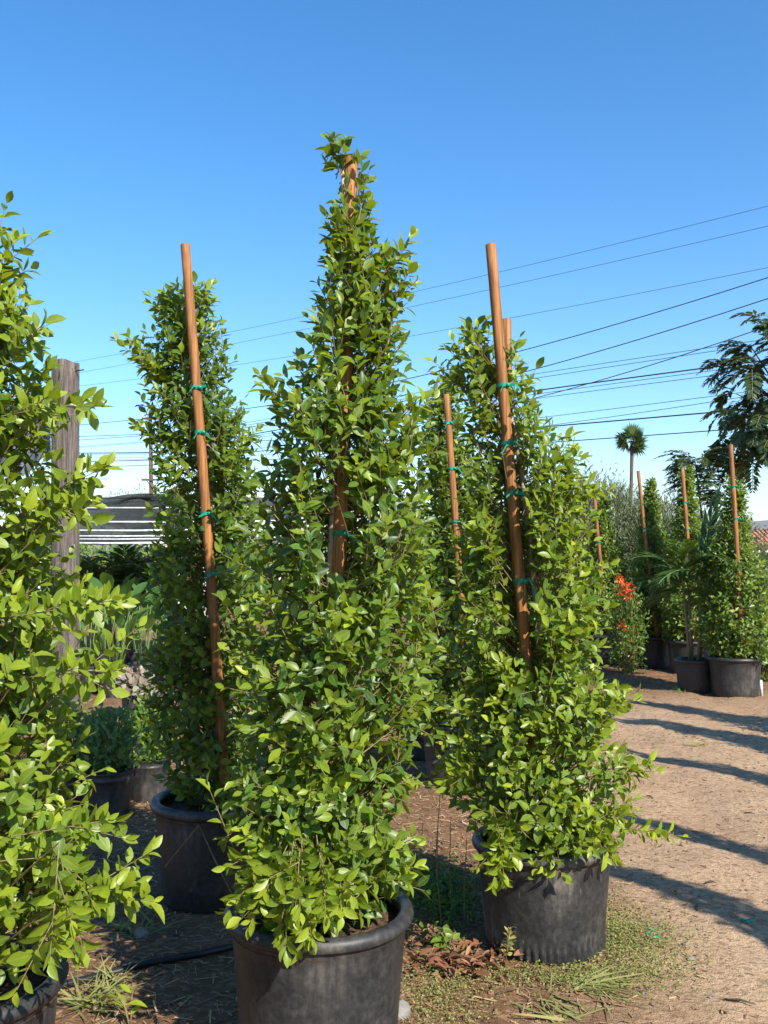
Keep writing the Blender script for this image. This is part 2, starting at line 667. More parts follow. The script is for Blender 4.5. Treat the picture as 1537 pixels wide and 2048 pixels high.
def soil_mesh(r, rng):
    n, rings = 36, 6
    vs_, fs = [(0, 0, .01)], []
    for i in range(1, rings + 1):
        rr = r * i / rings
        for k in range(n):
            a = 2 * math.pi * k / n
            vs_.append((rr * math.cos(a), rr * math.sin(a), rng.uniform(-.008, .012) if i < rings else -.01))
    for k in range(n):
        fs.append((0, 1 + k, 1 + (k + 1) % n))
    for i in range(rings - 1):
        for k in range(n):
            a = 1 + i * n + k
            b = 1 + i * n + (k + 1) % n
            fs.append((a, a + n, b + n, b))
    me = bpy.data.meshes.new('soil')
    me.from_pydata(vs_, [], fs)
    me.polygons.foreach_set('use_smooth', [True] * len(fs))
    me.materials.append(M['soil'])
    return me


# ------------------------------------------------------------------ stake with ties
def add_stake(root, base, top, bot, ties, rad=.024, seed=0):
    top, bot = Vector(top), Vector(bot)
    ax = (top - bot).normalized()
    rr = random.Random(seed)
    bend = Vector((rr.uniform(-.008, .008), rr.uniform(-.008, .008), 0))
    pts, rs = [], []
    N = 14
    for i in range(N + 1):
        f = i / N
        pts.append(bot.lerp(top, f) + bend * math.sin(f * math.pi))
        rs.append(rad * (1 - .10 * f) * (1 + rr.uniform(-.02, .02)))
    pts.append(top + ax * .004)
    rs.append(rs[-1] * .86)
    st = MB().tube(pts, rs, 14).build('stake', M['stake'], root, off=base)
    for tz in ties:
        f = (tz - bot.z) / (top.z - bot.z)
        if not 0 < f < 1: continue
        c = bot.lerp(top, f) + bend * math.sin(f * math.pi)
        mb = MB()
        rt_ = rad * 1.0
        loop = []
        for k in range(17):
            a = 2 * math.pi * k / 16 + rr.uniform(0, .02)
            loop.append(c + Vector((math.cos(a) * (rt_ + .002), math.sin(a) * (rt_ + .002), .003 * math.sin(a + seed))))
        # flat tape band
        b0 = len(mb.v)
        hw = .0075
        for q in loop:
            mb.v += [q + Vector((0, 0, -hw)), q + Vector((0, 0, hw))]
        for k in range(16):
            mb.f.append((b0 + 2 * k, b0 + 2 * k + 2, b0 + 2 * k + 3, b0 + 2 * k + 1))
        # knot and two loose tails at the front right
        kp = c + Vector((rad * .75, -rad * .9, 0))
        mb.tube([kp + Vector((-.008, -.002, -.003)), kp, kp + Vector((.010, 0, .003))], [.006, .010, .006], 7)
        for s_ in (1, -1):
            d1 = Vector((rr.uniform(.015, .03) * s_, -.012, rr.uniform(-.012, .012)))
            d2 = Vector((rr.uniform(.03, .05) * s_, -.012, rr.uniform(-.05, -.015)))
            w = Vector((0, 0, .006))
            mb.quad(kp - w, kp + d1 - w, kp + d1 + w, kp + w)
            mb.quad(kp + d1 - w, kp + d2 - w * .8, kp + d2 + w * .6, kp + d1 + w)
        # far side wrap to the trunk
        link('tie', mb.mesh('tie', M['tie'], off=base), st)
    return st


# ------------------------------------------------------------------ staked column shrub
def ficus(name, label, base, prof, potD=.6, potH=.44, ribs=False, potmat='pot', stakes=(), ties=(), seed=1, dens=1.0,
          nleaf=0, detail=True, youth=.25, group='staked column shrubs in black pots', leaf=.059, carve=(), sprigs=(), soil_drop=.055, open_=0.0):
    """prof: list of (z, cx, cy, radius) world; stakes [(top,bot)], carve [(stake index, z0, z1, prob)], sprigs [(tip, dir, length)]"""
    rng = np.random.default_rng(seed)
    rr = random.Random(seed)
    base = Vector(base)
    root = tag(empty(name, base), label, 'shrub', group)
    pm_ = pot_mesh(potD, potH, ribs, M[potmat])
    pot = link('pot', pm_, root)
    pot.rotation_euler.z = rr.uniform(0, 6)
    so_ = link('soil', soil_mesh(potD * .455, rr), pot)
    so_.location.z = potH - soil_drop
    prof = sorted(prof)
    pz = np.array([p[0] for p in prof]); pcx = np.array([p[1] for p in prof]); pcy = np.array([p[2] for p in prof]); pr = np.array([p[3] for p in prof])
    zlo, zhi = pz[0], pz[-1]
    # choose heights with weight ~ radius
    zz = np.linspace(zlo, zhi, 400)
    w = np.interp(zz, pz, pr) + .06
    cdf = np.cumsum(w) / w.sum()
    area = 2 * np.pi * np.trapz(np.interp(zz, pz, pr), zz)
    n = int(area * 330 * dens)
    zt = np.interp(rng.random(n), cdf, zz)
    an = rng.random(n) * 2 * np.pi
    fr = np.where(rng.random(n) < .72, rng.uniform(.76, 1.04, n), rng.uniform(.25, .78, n))
    lump = 1 + .44 * vnoise(an * 1.6 + seed * 7, zt * 5.0 + seed) + .20 * vnoise(an * 4 + 5, zt * 13 + seed * 3)
    lump = np.where(lump < .86, lump - open_, lump)
    rad = np.interp(zt, pz, pr) * fr * lump
    T = np.stack([np.interp(zt, pz, pcx) + rad * np.cos(an), np.interp(zt, pz, pcy) + rad * np.sin(an), zt], 1)
    hfrac = (zt - zlo) / (zhi - zlo)
    outw = np.stack([np.cos(an), np.sin(an), np.zeros(n)], 1)
    upc = np.interp(hfrac, [0, .12, .3, 1], [-.25, .25, .55, 1.25])
    D = outw * .8 + np.stack([np.zeros(n), np.zeros(n), upc], 1) + rng.normal(0, .34, (n, 3))
    D /= np.linalg.norm(D, axis=1, keepdims=True)
    L = rng.uniform(.10, .21, n) * (.8 if not detail else 1)
    hx = np.linalg.norm(D[:, :2], axis=1)
    L = np.clip(np.minimum(L, (rad * 1.15 + .02) / (hx + 1e-6)), .045, None)
    longs = rng.random(n) < .05
    T = T + D * (longs * rng.uniform(.03, .09, n))[:, None]
    L = L + longs * .07
    yo = np.clip(rng.normal(0, .16, n) + youth * np.clip(fr, 0, 1) + (rng.random(n) < .13) * .35, 0, 1)
    if len(sprigs):
        ex = []
        for (tp_, dr_, ln_) in sprigs:
            ex.append((tp_, dr_, ln_))
            for q in range(3):
                dv = (Vector(dr_).normalized() + Vector(rng.normal(0, .3, 3))).normalized()
                l2 = ln_ * rng.uniform(.35, .6)
                ex.append((Vector(tp_) - Vector(dr_).normalized() * ln_ * rng.uniform(.3, .85) + dv * l2, dv, l2))
        sprigs = ex
        T = np.concatenate([T, np.array([list(s_[0]) for s_ in sprigs])])
        D = np.concatenate([D, np.array([list(Vector(s_[1]).normalized()) for s_ in sprigs])])
        L = np.concatenate([L, np.array([s_[2] for s_ in sprigs])])
        yo = np.concatenate([yo, rng.uniform(.45, .8, len(sprigs))])
        fr = np.concatenate([fr, np.full(len(sprigs), 1.05)])
        outw = np.concatenate([outw, D[-len(sprigs):]])
        n = len(T)
    prim = np.zeros(n, bool)
    if len(sprigs): prim[n - len(sprigs)::4] = True
    B = T - D * L[:, None] - np.stack([np.zeros(n), np.zeros(n), .06 * L * (np.arange(n) < n - len(sprigs))], 1)

    def blocked(Q, pad=.0):
        bad = np.zeros(len(Q), bool)
        for (si, z0, z1, pb) in carve:
            tp, bt = stakes[si]
            f = (Q[:, 2] - bt[2]) / (tp[2] - bt[2])
            sxx = bt[0] + (tp[0] - bt[0]) * f
            syy = bt[1] + (tp[1] - bt[1]) * f
            # sight line from the path side: the groove in the foliage in front of the pole
            near_ = (np.abs(Q[:, 0] - sxx - (Q[:, 1] - syy) * sxx / syy) < .058 + pad) & (Q[:, 1] < syy + .03) & (Q[:, 2] > z0) & (Q[:, 2] < z1)
            bad |= near_ & (rng.random(len(Q)) < pb)
        return bad
    keep = ~blocked((T + B) / 2)
    T, D, L, B, yo, fr, prim = T[keep], D[keep], L[keep], B[keep], yo[keep], fr[keep], prim[keep]
    n = len(T)
    # leaves along each shoot
    K = np.clip((L / .0185 * np.where(fr > 1.045, 1.5, 1)).astype(int), 4, 26)
    si = np.repeat(np.arange(n), K)
    j = np.concatenate([np.arange(k) for k in K])
    fpos = .06 + .94 * (j + 1) / K[si]
    phi = j * 2.39996 + rng.random(n)[si] * 6.28
    Ds = D[si]
    ref = np.where(np.abs(Ds[:, 2:3]) < .9, np.array([[0, 0, 1.]]), np.array([[1., 0, 0]]))
    U = np.cross(Ds, ref); U /= np.linalg.norm(U, axis=1, keepdims=True)
    Wv = np.cross(Ds, U)
    radial = np.cos(phi)[:, None] * U + np.sin(phi)[:, None] * Wv
    pos = B[si] + (T[si] - B[si]) * fpos[:, None]
    tipness = (fpos > .86)
    LD = radial * np.where(tipness, .45, .95)[:, None] + Ds * np.where(tipness, 1.0, .55)[:, None] + rng.normal(0, .16, (len(si), 3))
    LN = Ds * .7 - radial * .35 + np.array(sun_dir)[None] * .55 + rng.normal(0, .25, (len(si), 3))
    size = leaf * rng.uniform(.72, 1.18, len(si)) * np.where(fpos > .93, .72, 1.0)
    rcol = np.clip(rng.normal(.42, .25, len(si)), 0, 1)
    gcol = np.clip(yo[si] * (.35 + .75 * fpos) + rng.normal(0, .07, len(si)), 0, 1)
    sick = rng.random(len(si)) < .006
    gcol = np.where(sick, 1.0, gcol)
    ok = ~blocked(pos + LD * .03, -.012)
    pos, LD, LN, size, rcol, gcol = pos[ok], LD[ok], LN[ok], size[ok], rcol[ok], gcol[ok]
    frl = fr[si][ok]
    bvec = np.array(base)
    # the leaves that show largest become objects of their own
    if nleaf:
        vd = pos - np.array([0, 0, CH])
        dist = np.linalg.norm(vd, axis=1)
        axx = np.interp(pos[:, 2], pz, pcx); axy = np.interp(pos[:, 2], pz, pcy)
        front = (axy - pos[:, 1]) / (np.interp(pos[:, 2], pz, pr) + .03)
        Xb, Yb, Zb = basis(LD, LN)
        facing = np.abs(np.sum(Zb * vd / dist[:, None], axis=1))
        px_ = W / 2 + F * pos[:, 0] / pos[:, 1]
        score = size / dist * (.25 + facing) * np.where(frl > .9, 1, .55) * (.4 + np.clip(front, 0, 1)) * ((px_ > 5) & (px_ < W - 5))
        pick = np.argsort(-score)[:nleaf]
        for i in pick:
            k = int(rng.integers(0, len(FIC)))
            me = leaf_mesh(k, int(round(rcol[i] * 4)), int(round(gcol[i] * 6)))
            o = bpy.data.objects.new('leaf', me)
            C.objects.link(o)
            o.parent = root
            x, y_, z = Xb[i] * size[i], Yb[i] * size[i], Zb[i] * size[i]
            p = pos[i] - bvec
            o.matrix_local = Matrix(((x[0], y_[0], z[0], p[0]), (x[1], y_[1], z[1], p[1]), (x[2], y_[2], z[2], p[2]), (0, 0, 0, 1)))
        m = np.ones(len(pos), bool)
        m[pick] = False
        pos, LD, LN, size, rcol, gcol = pos[m], LD[m], LN[m], size[m], rcol[m], gcol[m]
    fo = link('foliage', leaf_cloud('foliage', pos - bvec, LD, LN, size, rcol, gcol, FIC if detail else COARSE, M['leaf'] if detail else M['leaf_far'], rng), root)
    tag(fo, kind='stuff')
    # trunk and branches
    tz = np.linspace(potH - soil_drop - .03, zhi - .06, 12)
    tp = [Vector((base.x + (float(np.interp(z, pz, pcx)) - base.x) * (k / 11) ** .7 + .012 * math.sin(k * 1.3 + seed), base.y + (float(np.interp(z, pz, pcy)) - base.y) * (k / 11) ** .7 + .012 * math.cos(k * 1.7), z + base.z * 0)) for k, z in enumerate(tz)]
    MB().tube(tp, [float(x) for x in np.linspace(.022, .006, 12)], 8).build('trunk', M['trunk'], root, off=base)
    tpn = np.array([list(p) for p in tp])
    za = B[:, 2] - np.clip(np.linalg.norm(B[:, :2] - np.stack([np.interp(B[:, 2], tz, tpn[:, 0]), np.interp(B[:, 2], tz, tpn[:, 1])], 1), axis=1) * .8, .02, .3)
    za = np.clip(za, tz[0] + .03, tz[-1])
    A = np.stack([np.interp(za, tz, tpn[:, 0]), np.interp(za, tz, tpn[:, 1]), za], 1)
    half = rng.random(n) < .36
    bad = blocked(A * .4 + B * .6, .02) | blocked(A * .1 + B * .9, .02)
    half &= ~bad
    half |= prim
    mid = A * .45 + B * .55 + np.stack([np.zeros(n), np.zeros(n), -.02 * np.ones(n)], 1)
    V1, Q1 = tubes_np(A[half], B[half], .0034, .0019, 4, mid[half])
    V2, Q2 = tubes_np(B, T, .0018, .0009, 4)
    Vb = np.concatenate([V1, V2]) - bvec
    br = link('branches', mesh_np('branches', Vb, [np.concatenate([Q1, Q2 + len(V1)])], np.zeros((len(Vb), 4)), M['twig']), root)
    tag(br, kind='stuff')
    for q, (tp_, bt_) in enumerate(stakes):
        add_stake(root, base, tp_, bt_, ties if q == 0 else ties[1::3], .0235 if detail else .026, seed * 5 + q)
    return root


def px_prof(rows, d, dy=0.0, squeeze=1.0):
    out = []
    for (py, xl, xr) in rows:
        a, b = P(xl, py, d), P(xr, py, d)
        out.append((a.z, (a.x + b.x) / 2, d * KD + dy, (b.x - a.x) / 2 * .99 * squeeze))
    return out


def col_prof(x, y, top, r, seed, z0=.44):
    rr = random.Random(seed)
    o = []
    for f, q in ((0, .75), (.08, 1.0), (.25, 1.02), (.42, .88), (.58, .66), (.72, .44), (.86, .30), (.96, .20), (1, .06)):
        o.append((z0 + f * (top - z0), x + rr.uniform(-.03, .03), y + rr.uniform(-.03, .03), r * q * rr.uniform(.88, 1.12)))
    return o


def on(px, d):
    """x of a pixel column at distance d"""
    return (px - W / 2) / F * d * KD


# tallest shrub in the middle
dC = 2.33
rowsC = [(282, 655, 690), (320, 650, 735), (400, 655, 745), (470, 655, 742), (520, 632, 800), (570, 612, 828), (640, 612, 815), (700, 585, 800), (780, 560, 815), (850, 540, 862), (950, 525, 880), (1050, 500, 880), (1150, 485, 872), (1250, 478, 860), (1350, 468, 848), (1450, 465, 832), (1550, 465, 812), (1640, 455, 808), (1700, 450, 825), (1760, 460, 818), (1800, 475, 770), (1840, 500, 690)]
sC = ((P(703, 318, 2.34), P(660, 1560, 2.31)),)
sprC = [(P(500, 1850, 2.05), (-.4, -.5, -.8), .24), (P(660, 1840, 2.02), (.2, -.6, -.8), .24), (P(590, 1830, 2.0), (0, -.7, -.6), .2), (P(700, 1800, 2.05), (.4, -.6, -.5), .2), (P(455, 1735, 2.16), (-.8, -.4, -.35), .22), (P(475, 1800, 2.08), (-.6, -.5, -.7), .22), (P(560, 1870, 2.02), (-.1, -.6, -.9), .26), (P(612, 1885, 2.02), (.1, -.6, -.9), .28), (P(840, 1735, 2.25), (.9, -.2, .1), .24), (P(835, 1690, 2.30), (.9, -.1, .25), .22), (P(525, 775, 2.3), (-.8, 0, .6), .2), (P(832, 565, 2.33), (.8, 0, .6), .2), (P(815, 490, 2.33), (.6, 0, .8), .2), (P(868, 800, 2.33), (.9, 0, .5), .2)]
ficus('potted_ficus', 'tallest column shrub, its leafy tip covering its stake, in a scuffed black pot', (on(641, dC), dC * KD, -.012), px_prof(rowsC, dC), potD=.60, potH=.445, stakes=sC, ties=(2.53, 2.26, 1.93, 1.6), seed=3, dens=1.15, nleaf=300, youth=.20, carve=((0, 1.46, 1.74, .85), (0, 2.62, 2.8, .55), (0, 2.08, 2.3, .35)), sprigs=sprC)

# two-staked shrub beside the path
dR = 2.95
rowsR = [(640, 935, 960), (690, 915, 1050), (760, 900, 1062), (830, 925, 1090), (900, 922, 1130), (970, 925, 1165), (1050, 925, 1180), (1150, 922, 1190), (1250, 910, 1205), (1350, 905, 1225), (1450, 900, 1248), (1550, 910, 1262), (1620, 915, 1262), (1670, 940, 1240), (1700, 980, 1200)]
sR = ((P(982, 490, 2.86), P(1082, 1640, 2.92)), (P(1013, 640, 3.08), P(1030, 1560, 3.05)))
sprR = [(P(1318, 1668, 2.9), (.95, -.2, -.15), .3), (P(1275, 1385, 2.9), (.9, -.1, .3), .26), (P(1295, 1530, 2.9), (.9, -.1, .3), .24), (P(888, 1563, 2.8), (-.9, -.3, -.3), .3), (P(985, 1770, 2.62), (-.3, -.5, -.9), .3), (P(1010, 1760, 2.62), (.1, -.5, -.9), .26), (P(1230, 1720, 2.75), (.5, -.3, -.8), .26), (P(1200, 1130, 2.9), (.9, -.2, .3), .24), (P(868, 745, 2.95), (-.9, 0, .35), .3), (P(890, 695, 2.95), (-.8, 0, .6), .28), (P(1150, 895, 2.95), (.8, 0, .5), .24), (P(1185, 980, 2.9), (.9, 0, .4), .24), (P(1045, 1200, 2.6), (.1, -.7, .6), .16)]
ficus('potted_ficus', 'column shrub with two stakes in a rib-footed black pot beside the dirt path', (on(1083, dR), dR * KD, -.012), px_prof(rowsR, dR), potD=.575, potH=.42, ribs=True, potmat='pot_dusty', stakes=sR, ties=(2.21, 1.98, 1.78, 1.43), seed=8, dens=1.1, nleaf=300, youth=.38, carve=((0, 1.14, 2.8, .97), (1, 2.40, 2.6, .9)), sprigs=sprR, soil_drop=.03, open_=.1)

# shaded staked shrub behind, next to the post
dL = 3.35
rowsL = [(562, 350, 410), (600, 320, 425), (650, 315, 440), (690, 275, 452), (760, 292, 462), (850, 306, 500), (900, 322, 512), (950, 326, 522), (1000, 322, 526), (1050, 312, 530), (1150, 290, 535), (1250, 295, 540), (1350, 300, 545), (1450, 310, 545), (1540, 325, 540), (1590, 360, 510)]
sL = ((P(371, 490, 3.20), P(452, 1600, 3.28)),)
sprL = [(P(232, 680, 3.3), (-.8, 0, .65), .3), (P(275, 720, 3.3), (-.8, 0, .55), .3), (P(272, 850, 3.3), (-.8, -.2, .5), .28), (P(295, 590, 3.35), (-.8, 0, .5), .25), (P(428, 565, 3.3), (.5, 0, .85), .2), (P(330, 600, 3.3), (-.7, -.2, .6), .2)]
ficus('potted_ficus', 'shaded column shrub with a long bare stake top between the weathered post and tallest shrub', (on(438, dL), dL * KD, -.012), px_prof(rowsL, dL), potD=.60, potH=.45, stakes=sL, ties=(2.28, 2.08, 1.72, 1.45), seed=21, dens=1.05, nleaf=300, youth=.10, carve=((0, .98, 2.95, .97),), sprigs=sprL, open_=.12)

# bright shrub at the left edge
dF = 1.97
rowsF = [(440, -90, -5), (520, -140, 10), (600, -170, 55), (690, -200, 75), (780, -230, 100), (880, -255, 108), (980, -270, 112), (1080, -290, 100), (1200, -310, 125), (1320, -320, 140), (1450, -330, 158), (1580, -340, 175), (1680, -345, 205), (1760, -345, 215), (1830, -330, 195), (1890, -290, 130)]
sprF = [(P(175, 800, 1.85), (.9, -.1, .15), .3), (P(192, 930, 1.85), (.85, -.2, .5), .3), (P(240, 1200, 1.8), (.95, -.2, .15), .34), (P(235, 1340, 1.78), (.9, -.3, .1), .3), (P(272, 1765, 1.75), (.9, -.3, .25), .32), (P(262, 1800, 1.75), (.95, -.3, 0), .26), (P(100, 1920, 1.62), (.1, -.5, -.9), .25), (P(150, 1900, 1.7), (.3, -.4, -.9), .25), (P(90, 650, 1.9), (.7, 0, .7), .24), (P(30, 480, 1.95), (.5, 0, .9), .26), (P(215, 1640, 1.75), (.9, -.2, .2), .25), (P(170, 1000, 1.85), (.9, -.2, .3), .24)]
ficus('potted_ficus', 'bright yellow-green shrub without a visible stake, overlapping the weathered wooden post', (on(-78, dF), dF * KD, -.012), px_prof(rowsF, dF), potD=.60, potH=.43, stakes=((P(-90, 330, 2.0), P(-70, 1800, 2.0)),), ties=(2.2, 1.8), seed=34, dens=1.0, nleaf=300, youth=.50, sprigs=sprF, open_=.06)

# staked shrub standing behind, between the two front ones
dM = 4.95
rowsM = [(770, 868, 905), (830, 850, 930), (900, 840, 960), (1000, 832, 1000), (1100, 822, 1030), (1200, 818, 1050), (1300, 815, 1060), (1400, 825, 1050), (1470, 840, 1030)]
sM = ((P(893, 790, 4.72), P(940, 1420, 4.70)),)
ficus('potted_ficus', 'staked shrub standing further back, between the tallest shrub and the two-staked shrub', (on(925, dM), dM * KD, -.012), px_prof(rowsM, dM), stakes=sM, ties=(2.4, 2.1, 1.75), seed=41, dens=.95, nleaf=300, youth=.18, carve=((0, 1.5, 2.7, .95),), leaf=.064)

# shrubs across the path, in a loose row
back = [
    ('column shrub with a bare stake and pale lit pot edge, left of the red flowers', 1208, 10.3, 2.42, .34, 1187, 970, 51),
    ('thin-topped staked shrub in a black pot between the red flowers and the fan palm', 1304, 10.1, 2.62, .33, 1277, 942, 52),
    ('staked shrub standing behind the potted cane palm', 1376, 9.6, 2.72, .36, 1365, 936, 53),
    ('widest staked shrub beyond the path, its black pot beside the potted cane palm', 1466, 8.05, 2.40, .40, 1462, 890, 54),
    ('staked shrub standing behind the two-staked shrub, left of the willowy hedge', 1140, 10.8, 2.35, .34, 1130, 1002, 55),
    ('distant staked shrub showing through gaps in the tallest shrub', 590, 10.8, 2.3, .36, 581, 960, 56),
]
for lab, px, d, top, r, spx, spy, sd in back:
    x = on(px, d)
    tp = P(spx, spy, d - .18)
    y = d * KD
    ficus('potted_ficus', lab, (x, y, -.012), col_prof(x, y, top, r, sd), stakes=((tp, (x + .01, y - .2, .36)),), ties=(tp.z - .45, tp.z - .8), seed=sd, dens=1.25, detail=False, youth=.45, carve=((0, tp.z - 1.05, 2.8, .95),), leaf=.068)
# plants along the near side of the path, outside the frame, that throw the shadow bands
for k, (x, y, top, r) in enumerate(((3.54, 2.77, 2.75, .31), (3.15, 1.83, 2.75, .38), (2.2, .15, 2.75, .30), (4.0, 4.7, 2.75, .20), (4.35, 6.1, 2.75, .40), (4.62, 7.3, 2.8, .44)  )):
    ficus('potted_ficus', 'staked shrub on the near side of the dirt path, shading it', (x, y, -.012), col_prof(x, y, top, r, 70 + k), stakes=(((x - .02, y - .12, 2.95), (x, y - .12, .36)),), ties=(2.3,), seed=70 + k, dens=.8, detail=False, youth=.3, group='staked shrubs on the right of the path')


# ------------------------------------------------------------------ fronds (feather leaves)
def frond(acc, base, d0, length, droop, pairs, ll, rng, ang=.75, flat=.0, narrow=1.0, tipstart=.12):
    """collects leaflets and rachis of one pinnate leaf in acc"""
    base = np.array(base, float)
    d = np.array(d0, float)
    d /= np.linalg.norm(d)
    n = pairs + 2
    pts = [base]
    dirs = [d]
    for i in range(n):
        d = d + np.array([0, 0, -droop / n])
        d = d / np.linalg.norm(d)
        pts.append(pts[-1] + d * length / n)
        dirs.append(d)
    pts = np.array(pts)
    for i in range(1, n + 1):
        f = i / n
        if f < tipstart: continue
        dd = dirs[i]
        side = np.cross(dd, np.array([0, 0, 1.]))
        side = side / (np.linalg.norm(side) + 1e-6)
        up = np.cross(side, dd)
        lw = ll * (math.sin(math.pi * min(1, .18 + .78 * f)) * .75 + .25)
        for s_ in (-1, 1):
            q = side * s_ * ang + dd * (.55 + .4 * f) + up * (.15 - flat) + rng.normal(0, .10, 3)
            acc['pos'].append(pts[i])
            acc['Y'].append(q)
            acc['N'].append(up + rng.normal(0, .25, 3))
            acc['s'].append(lw * rng.uniform(.85, 1.1))
            acc['r'].append(rng.uniform(.1, .9))
            acc['g'].append(max(0, rng.normal(.12, .12)))
    acc['A'].append(pts[:-1])
    acc['B'].append(pts[1:])


def new_acc():
    return {k: [] for k in ('pos', 'Y', 'N', 's', 'r', 'g', 'A', 'B')}


def flush(acc, name, base, mat, root, rng, tmpl, rr=.004, stem='stem', stuff=True):
    b = np.array(base)
    me = leaf_cloud(name, np.array(acc['pos']) - b, np.array(acc['Y']), np.array(acc['N']), np.array(acc['s']), np.array(acc['r']), np.array(acc['g']), tmpl, M[mat], rng)
    A, B = np.concatenate(acc['A']) - b, np.concatenate(acc['B']) - b
    Vt, Qt = tubes_np(A, B, rr, rr * .85, 5)
    # rachis joined with its leaflets: append as a second mesh part
    o = link(name, me, root)
    s_ = link('leaf_stalk', mesh_np('leaf_stalk', Vt, [Qt], np.zeros((len(Vt), 4)), M[stem]), o)
    if stuff: tag(o, kind='stuff')
    return o


# potted cane palm across the path
bp = Vector((on(1386, 8.3), 8.3 * KD, -.012))
root = tag(empty('potted_palm', bp), 'potted cane palm with drooping dark fronds in front of the staked shrubs', 'palm')
link('pot', pot_mesh(.46, .38, False, M['pot']), root)
so_ = link('soil', soil_mesh(.205, random.Random(4)), root)
so_.location.z = .33
rng = np.random.default_rng(5)
for k in range(4):
    a = k * 1.7
    x0, y0 = .06 * math.cos(a), .06 * math.sin(a)
    MB().tube([(x0, y0, .3), (x0 * 1.5, y0 * 1.4, .7), (x0 * 2.2, y0 * 2, 1.1 + .05 * k)], [.022, .018, .014], 8).build('cane', M['cane'], root)
    for q in range(5):
        acc = new_acc()
        an = q * 2.4 + k * .9
        el = rng.uniform(.4, 1.3)
        b0 = bp + Vector((x0 * 2.2, y0 * 2, 1.05 + .05 * k + .04 * q))
        frond(acc, b0, (math.cos(an) * math.cos(el), math.sin(an) * math.cos(el), math.sin(el)), rng.uniform(.65, .95), rng.uniform(1.2, 2.2), 16, .27, rng)
        flush(acc, 'frond', bp, 'palm', root, rng, NARROW, .005, stuff=False)
acc = new_acc()
frond(acc, bp + Vector((.05, -.02, 1.3)), (.25, .1, 1), 1.0, .25, 18, .34, rng, ang=.4)
flush(acc, 'frond', bp, 'palm', root, rng, NARROW, .006, stuff=False)

# empty nursery pot behind the cane palm is the pot of the staked shrub there; red-flower plant
def bush(name, label, cat, base, rx, ry, rz, n, leaf, mat, tmpl, seed, group=None, zc=None, youth=.2, stems=9, up=.4, pot=None, stem_mat='twig', flowers=0):
    rng = np.random.default_rng(seed)
    rr = random.Random(seed)
    base = Vector(base)
    root = tag(empty(name, base), label, cat, group)
    z0 = 0
    if pot:
        link('pot', pot_mesh(pot[0], pot[1], False, M['pot'], lipless=pot[0] < .4), root)
        so_ = link('soil', soil_mesh(pot[0] * .44, rr), root)
        so_.location.z = pot[1] - .035
        z0 = pot[1] - .04
    zc = z0 + rz * .95 if zc is None else zc
    d = rng.normal(0, 1, (n, 3))
    d /= np.linalg.norm(d, axis=1, keepdims=True)
    fr = np.where(rng.random(n) < .7, rng.uniform(.7, 1.05, n), rng.uniform(.2, .7, n))
    az = np.arctan2(d[:, 1], d[:, 0])
    lump = 1 + .55 * vnoise(az * 1.8 + seed, d[:, 2] * 3 + seed * 2) + .35 * vnoise(az * 5 + seed, d[:, 2] * 8)
    pos = d * fr[:, None] * lump[:, None] * np.array([rx, ry, rz]) + np.array([0, 0, zc])
    pos = pos[pos[:, 2] > z0 + .02]
    d = d[:len(pos)] if False else pos - np.array([0, 0, zc])
    d = d / (np.linalg.norm(d, axis=1, keepdims=True) + 1e-6)
    m = len(pos)
    Y = d * .5 + np.array([0, 0, up]) + rng.normal(0, .5, (m, 3))
    N = d * .4 + np.array(sun_dir) * .5 + rng.normal(0, .4, (m, 3))
    size = leaf * rng.uniform(.7, 1.25, m)
    fo = link('foliage', leaf_cloud('foliage', pos, Y, N, size, np.clip(rng.normal(.45, .25, m), 0, 1), np.clip(rng.normal(youth, .15, m), 0, 1), tmpl, M[mat], rng), root)
    tag(fo, kind='stuff')
    k = min(m, stems * 14)
    sel = rng.integers(0, m, k)
    A = np.zeros((k, 3)); A[:, 2] = z0
    A[:, :2] = rng.normal(0, .05 * rx + .01, (k, 2))
    E = pos[sel]
    V1, Q1 = tubes_np(A, E, max(.004, .012 * rz), .002, 4, A * .5 + E * .5 + np.array([0, 0, .08 * rz]))
    br = link('branches', mesh_np('branches', V1, [Q1], np.zeros((len(V1), 4)), M[stem_mat]), root)
    tag(br, kind='stuff')
    return root


rf = bush('flowering_shrub', 'green shrub with red flower clusters between two staked shrubs beyond the path', 'shrub', (on(1252, 9.5), 9.5 * KD, 0), .24, .22, .58, 1500, .06, 'bush', COARSE, 91, youth=.2)
rng = np.random.default_rng(9)
for k, (px, py) in enumerate(((1240, 1158), (1254, 1174), (1262, 1176), (1241, 1182), (1254, 1192), (1247, 1166), (1244, 1253), (1258, 1190))):
    c = np.array(P(px, py, 9.24 + .02 * k)) - np.array(rf.location)
    m = 26
    dd = rng.normal(0, 1, (m, 3))
    link('flower', leaf_cloud('flower', c + dd * .016, dd, rng.normal(0, 1, (m, 3)), np.full(m, .05), rng.random(m), rng.random(m) * .6, COARSE, M['petal'], rng), rf)
    MB().tube([(c[0] * .6, c[1] * .5, c[2] - .4), tuple(c)], .004, 4).build('flower_stalk', M['stem'], rf)

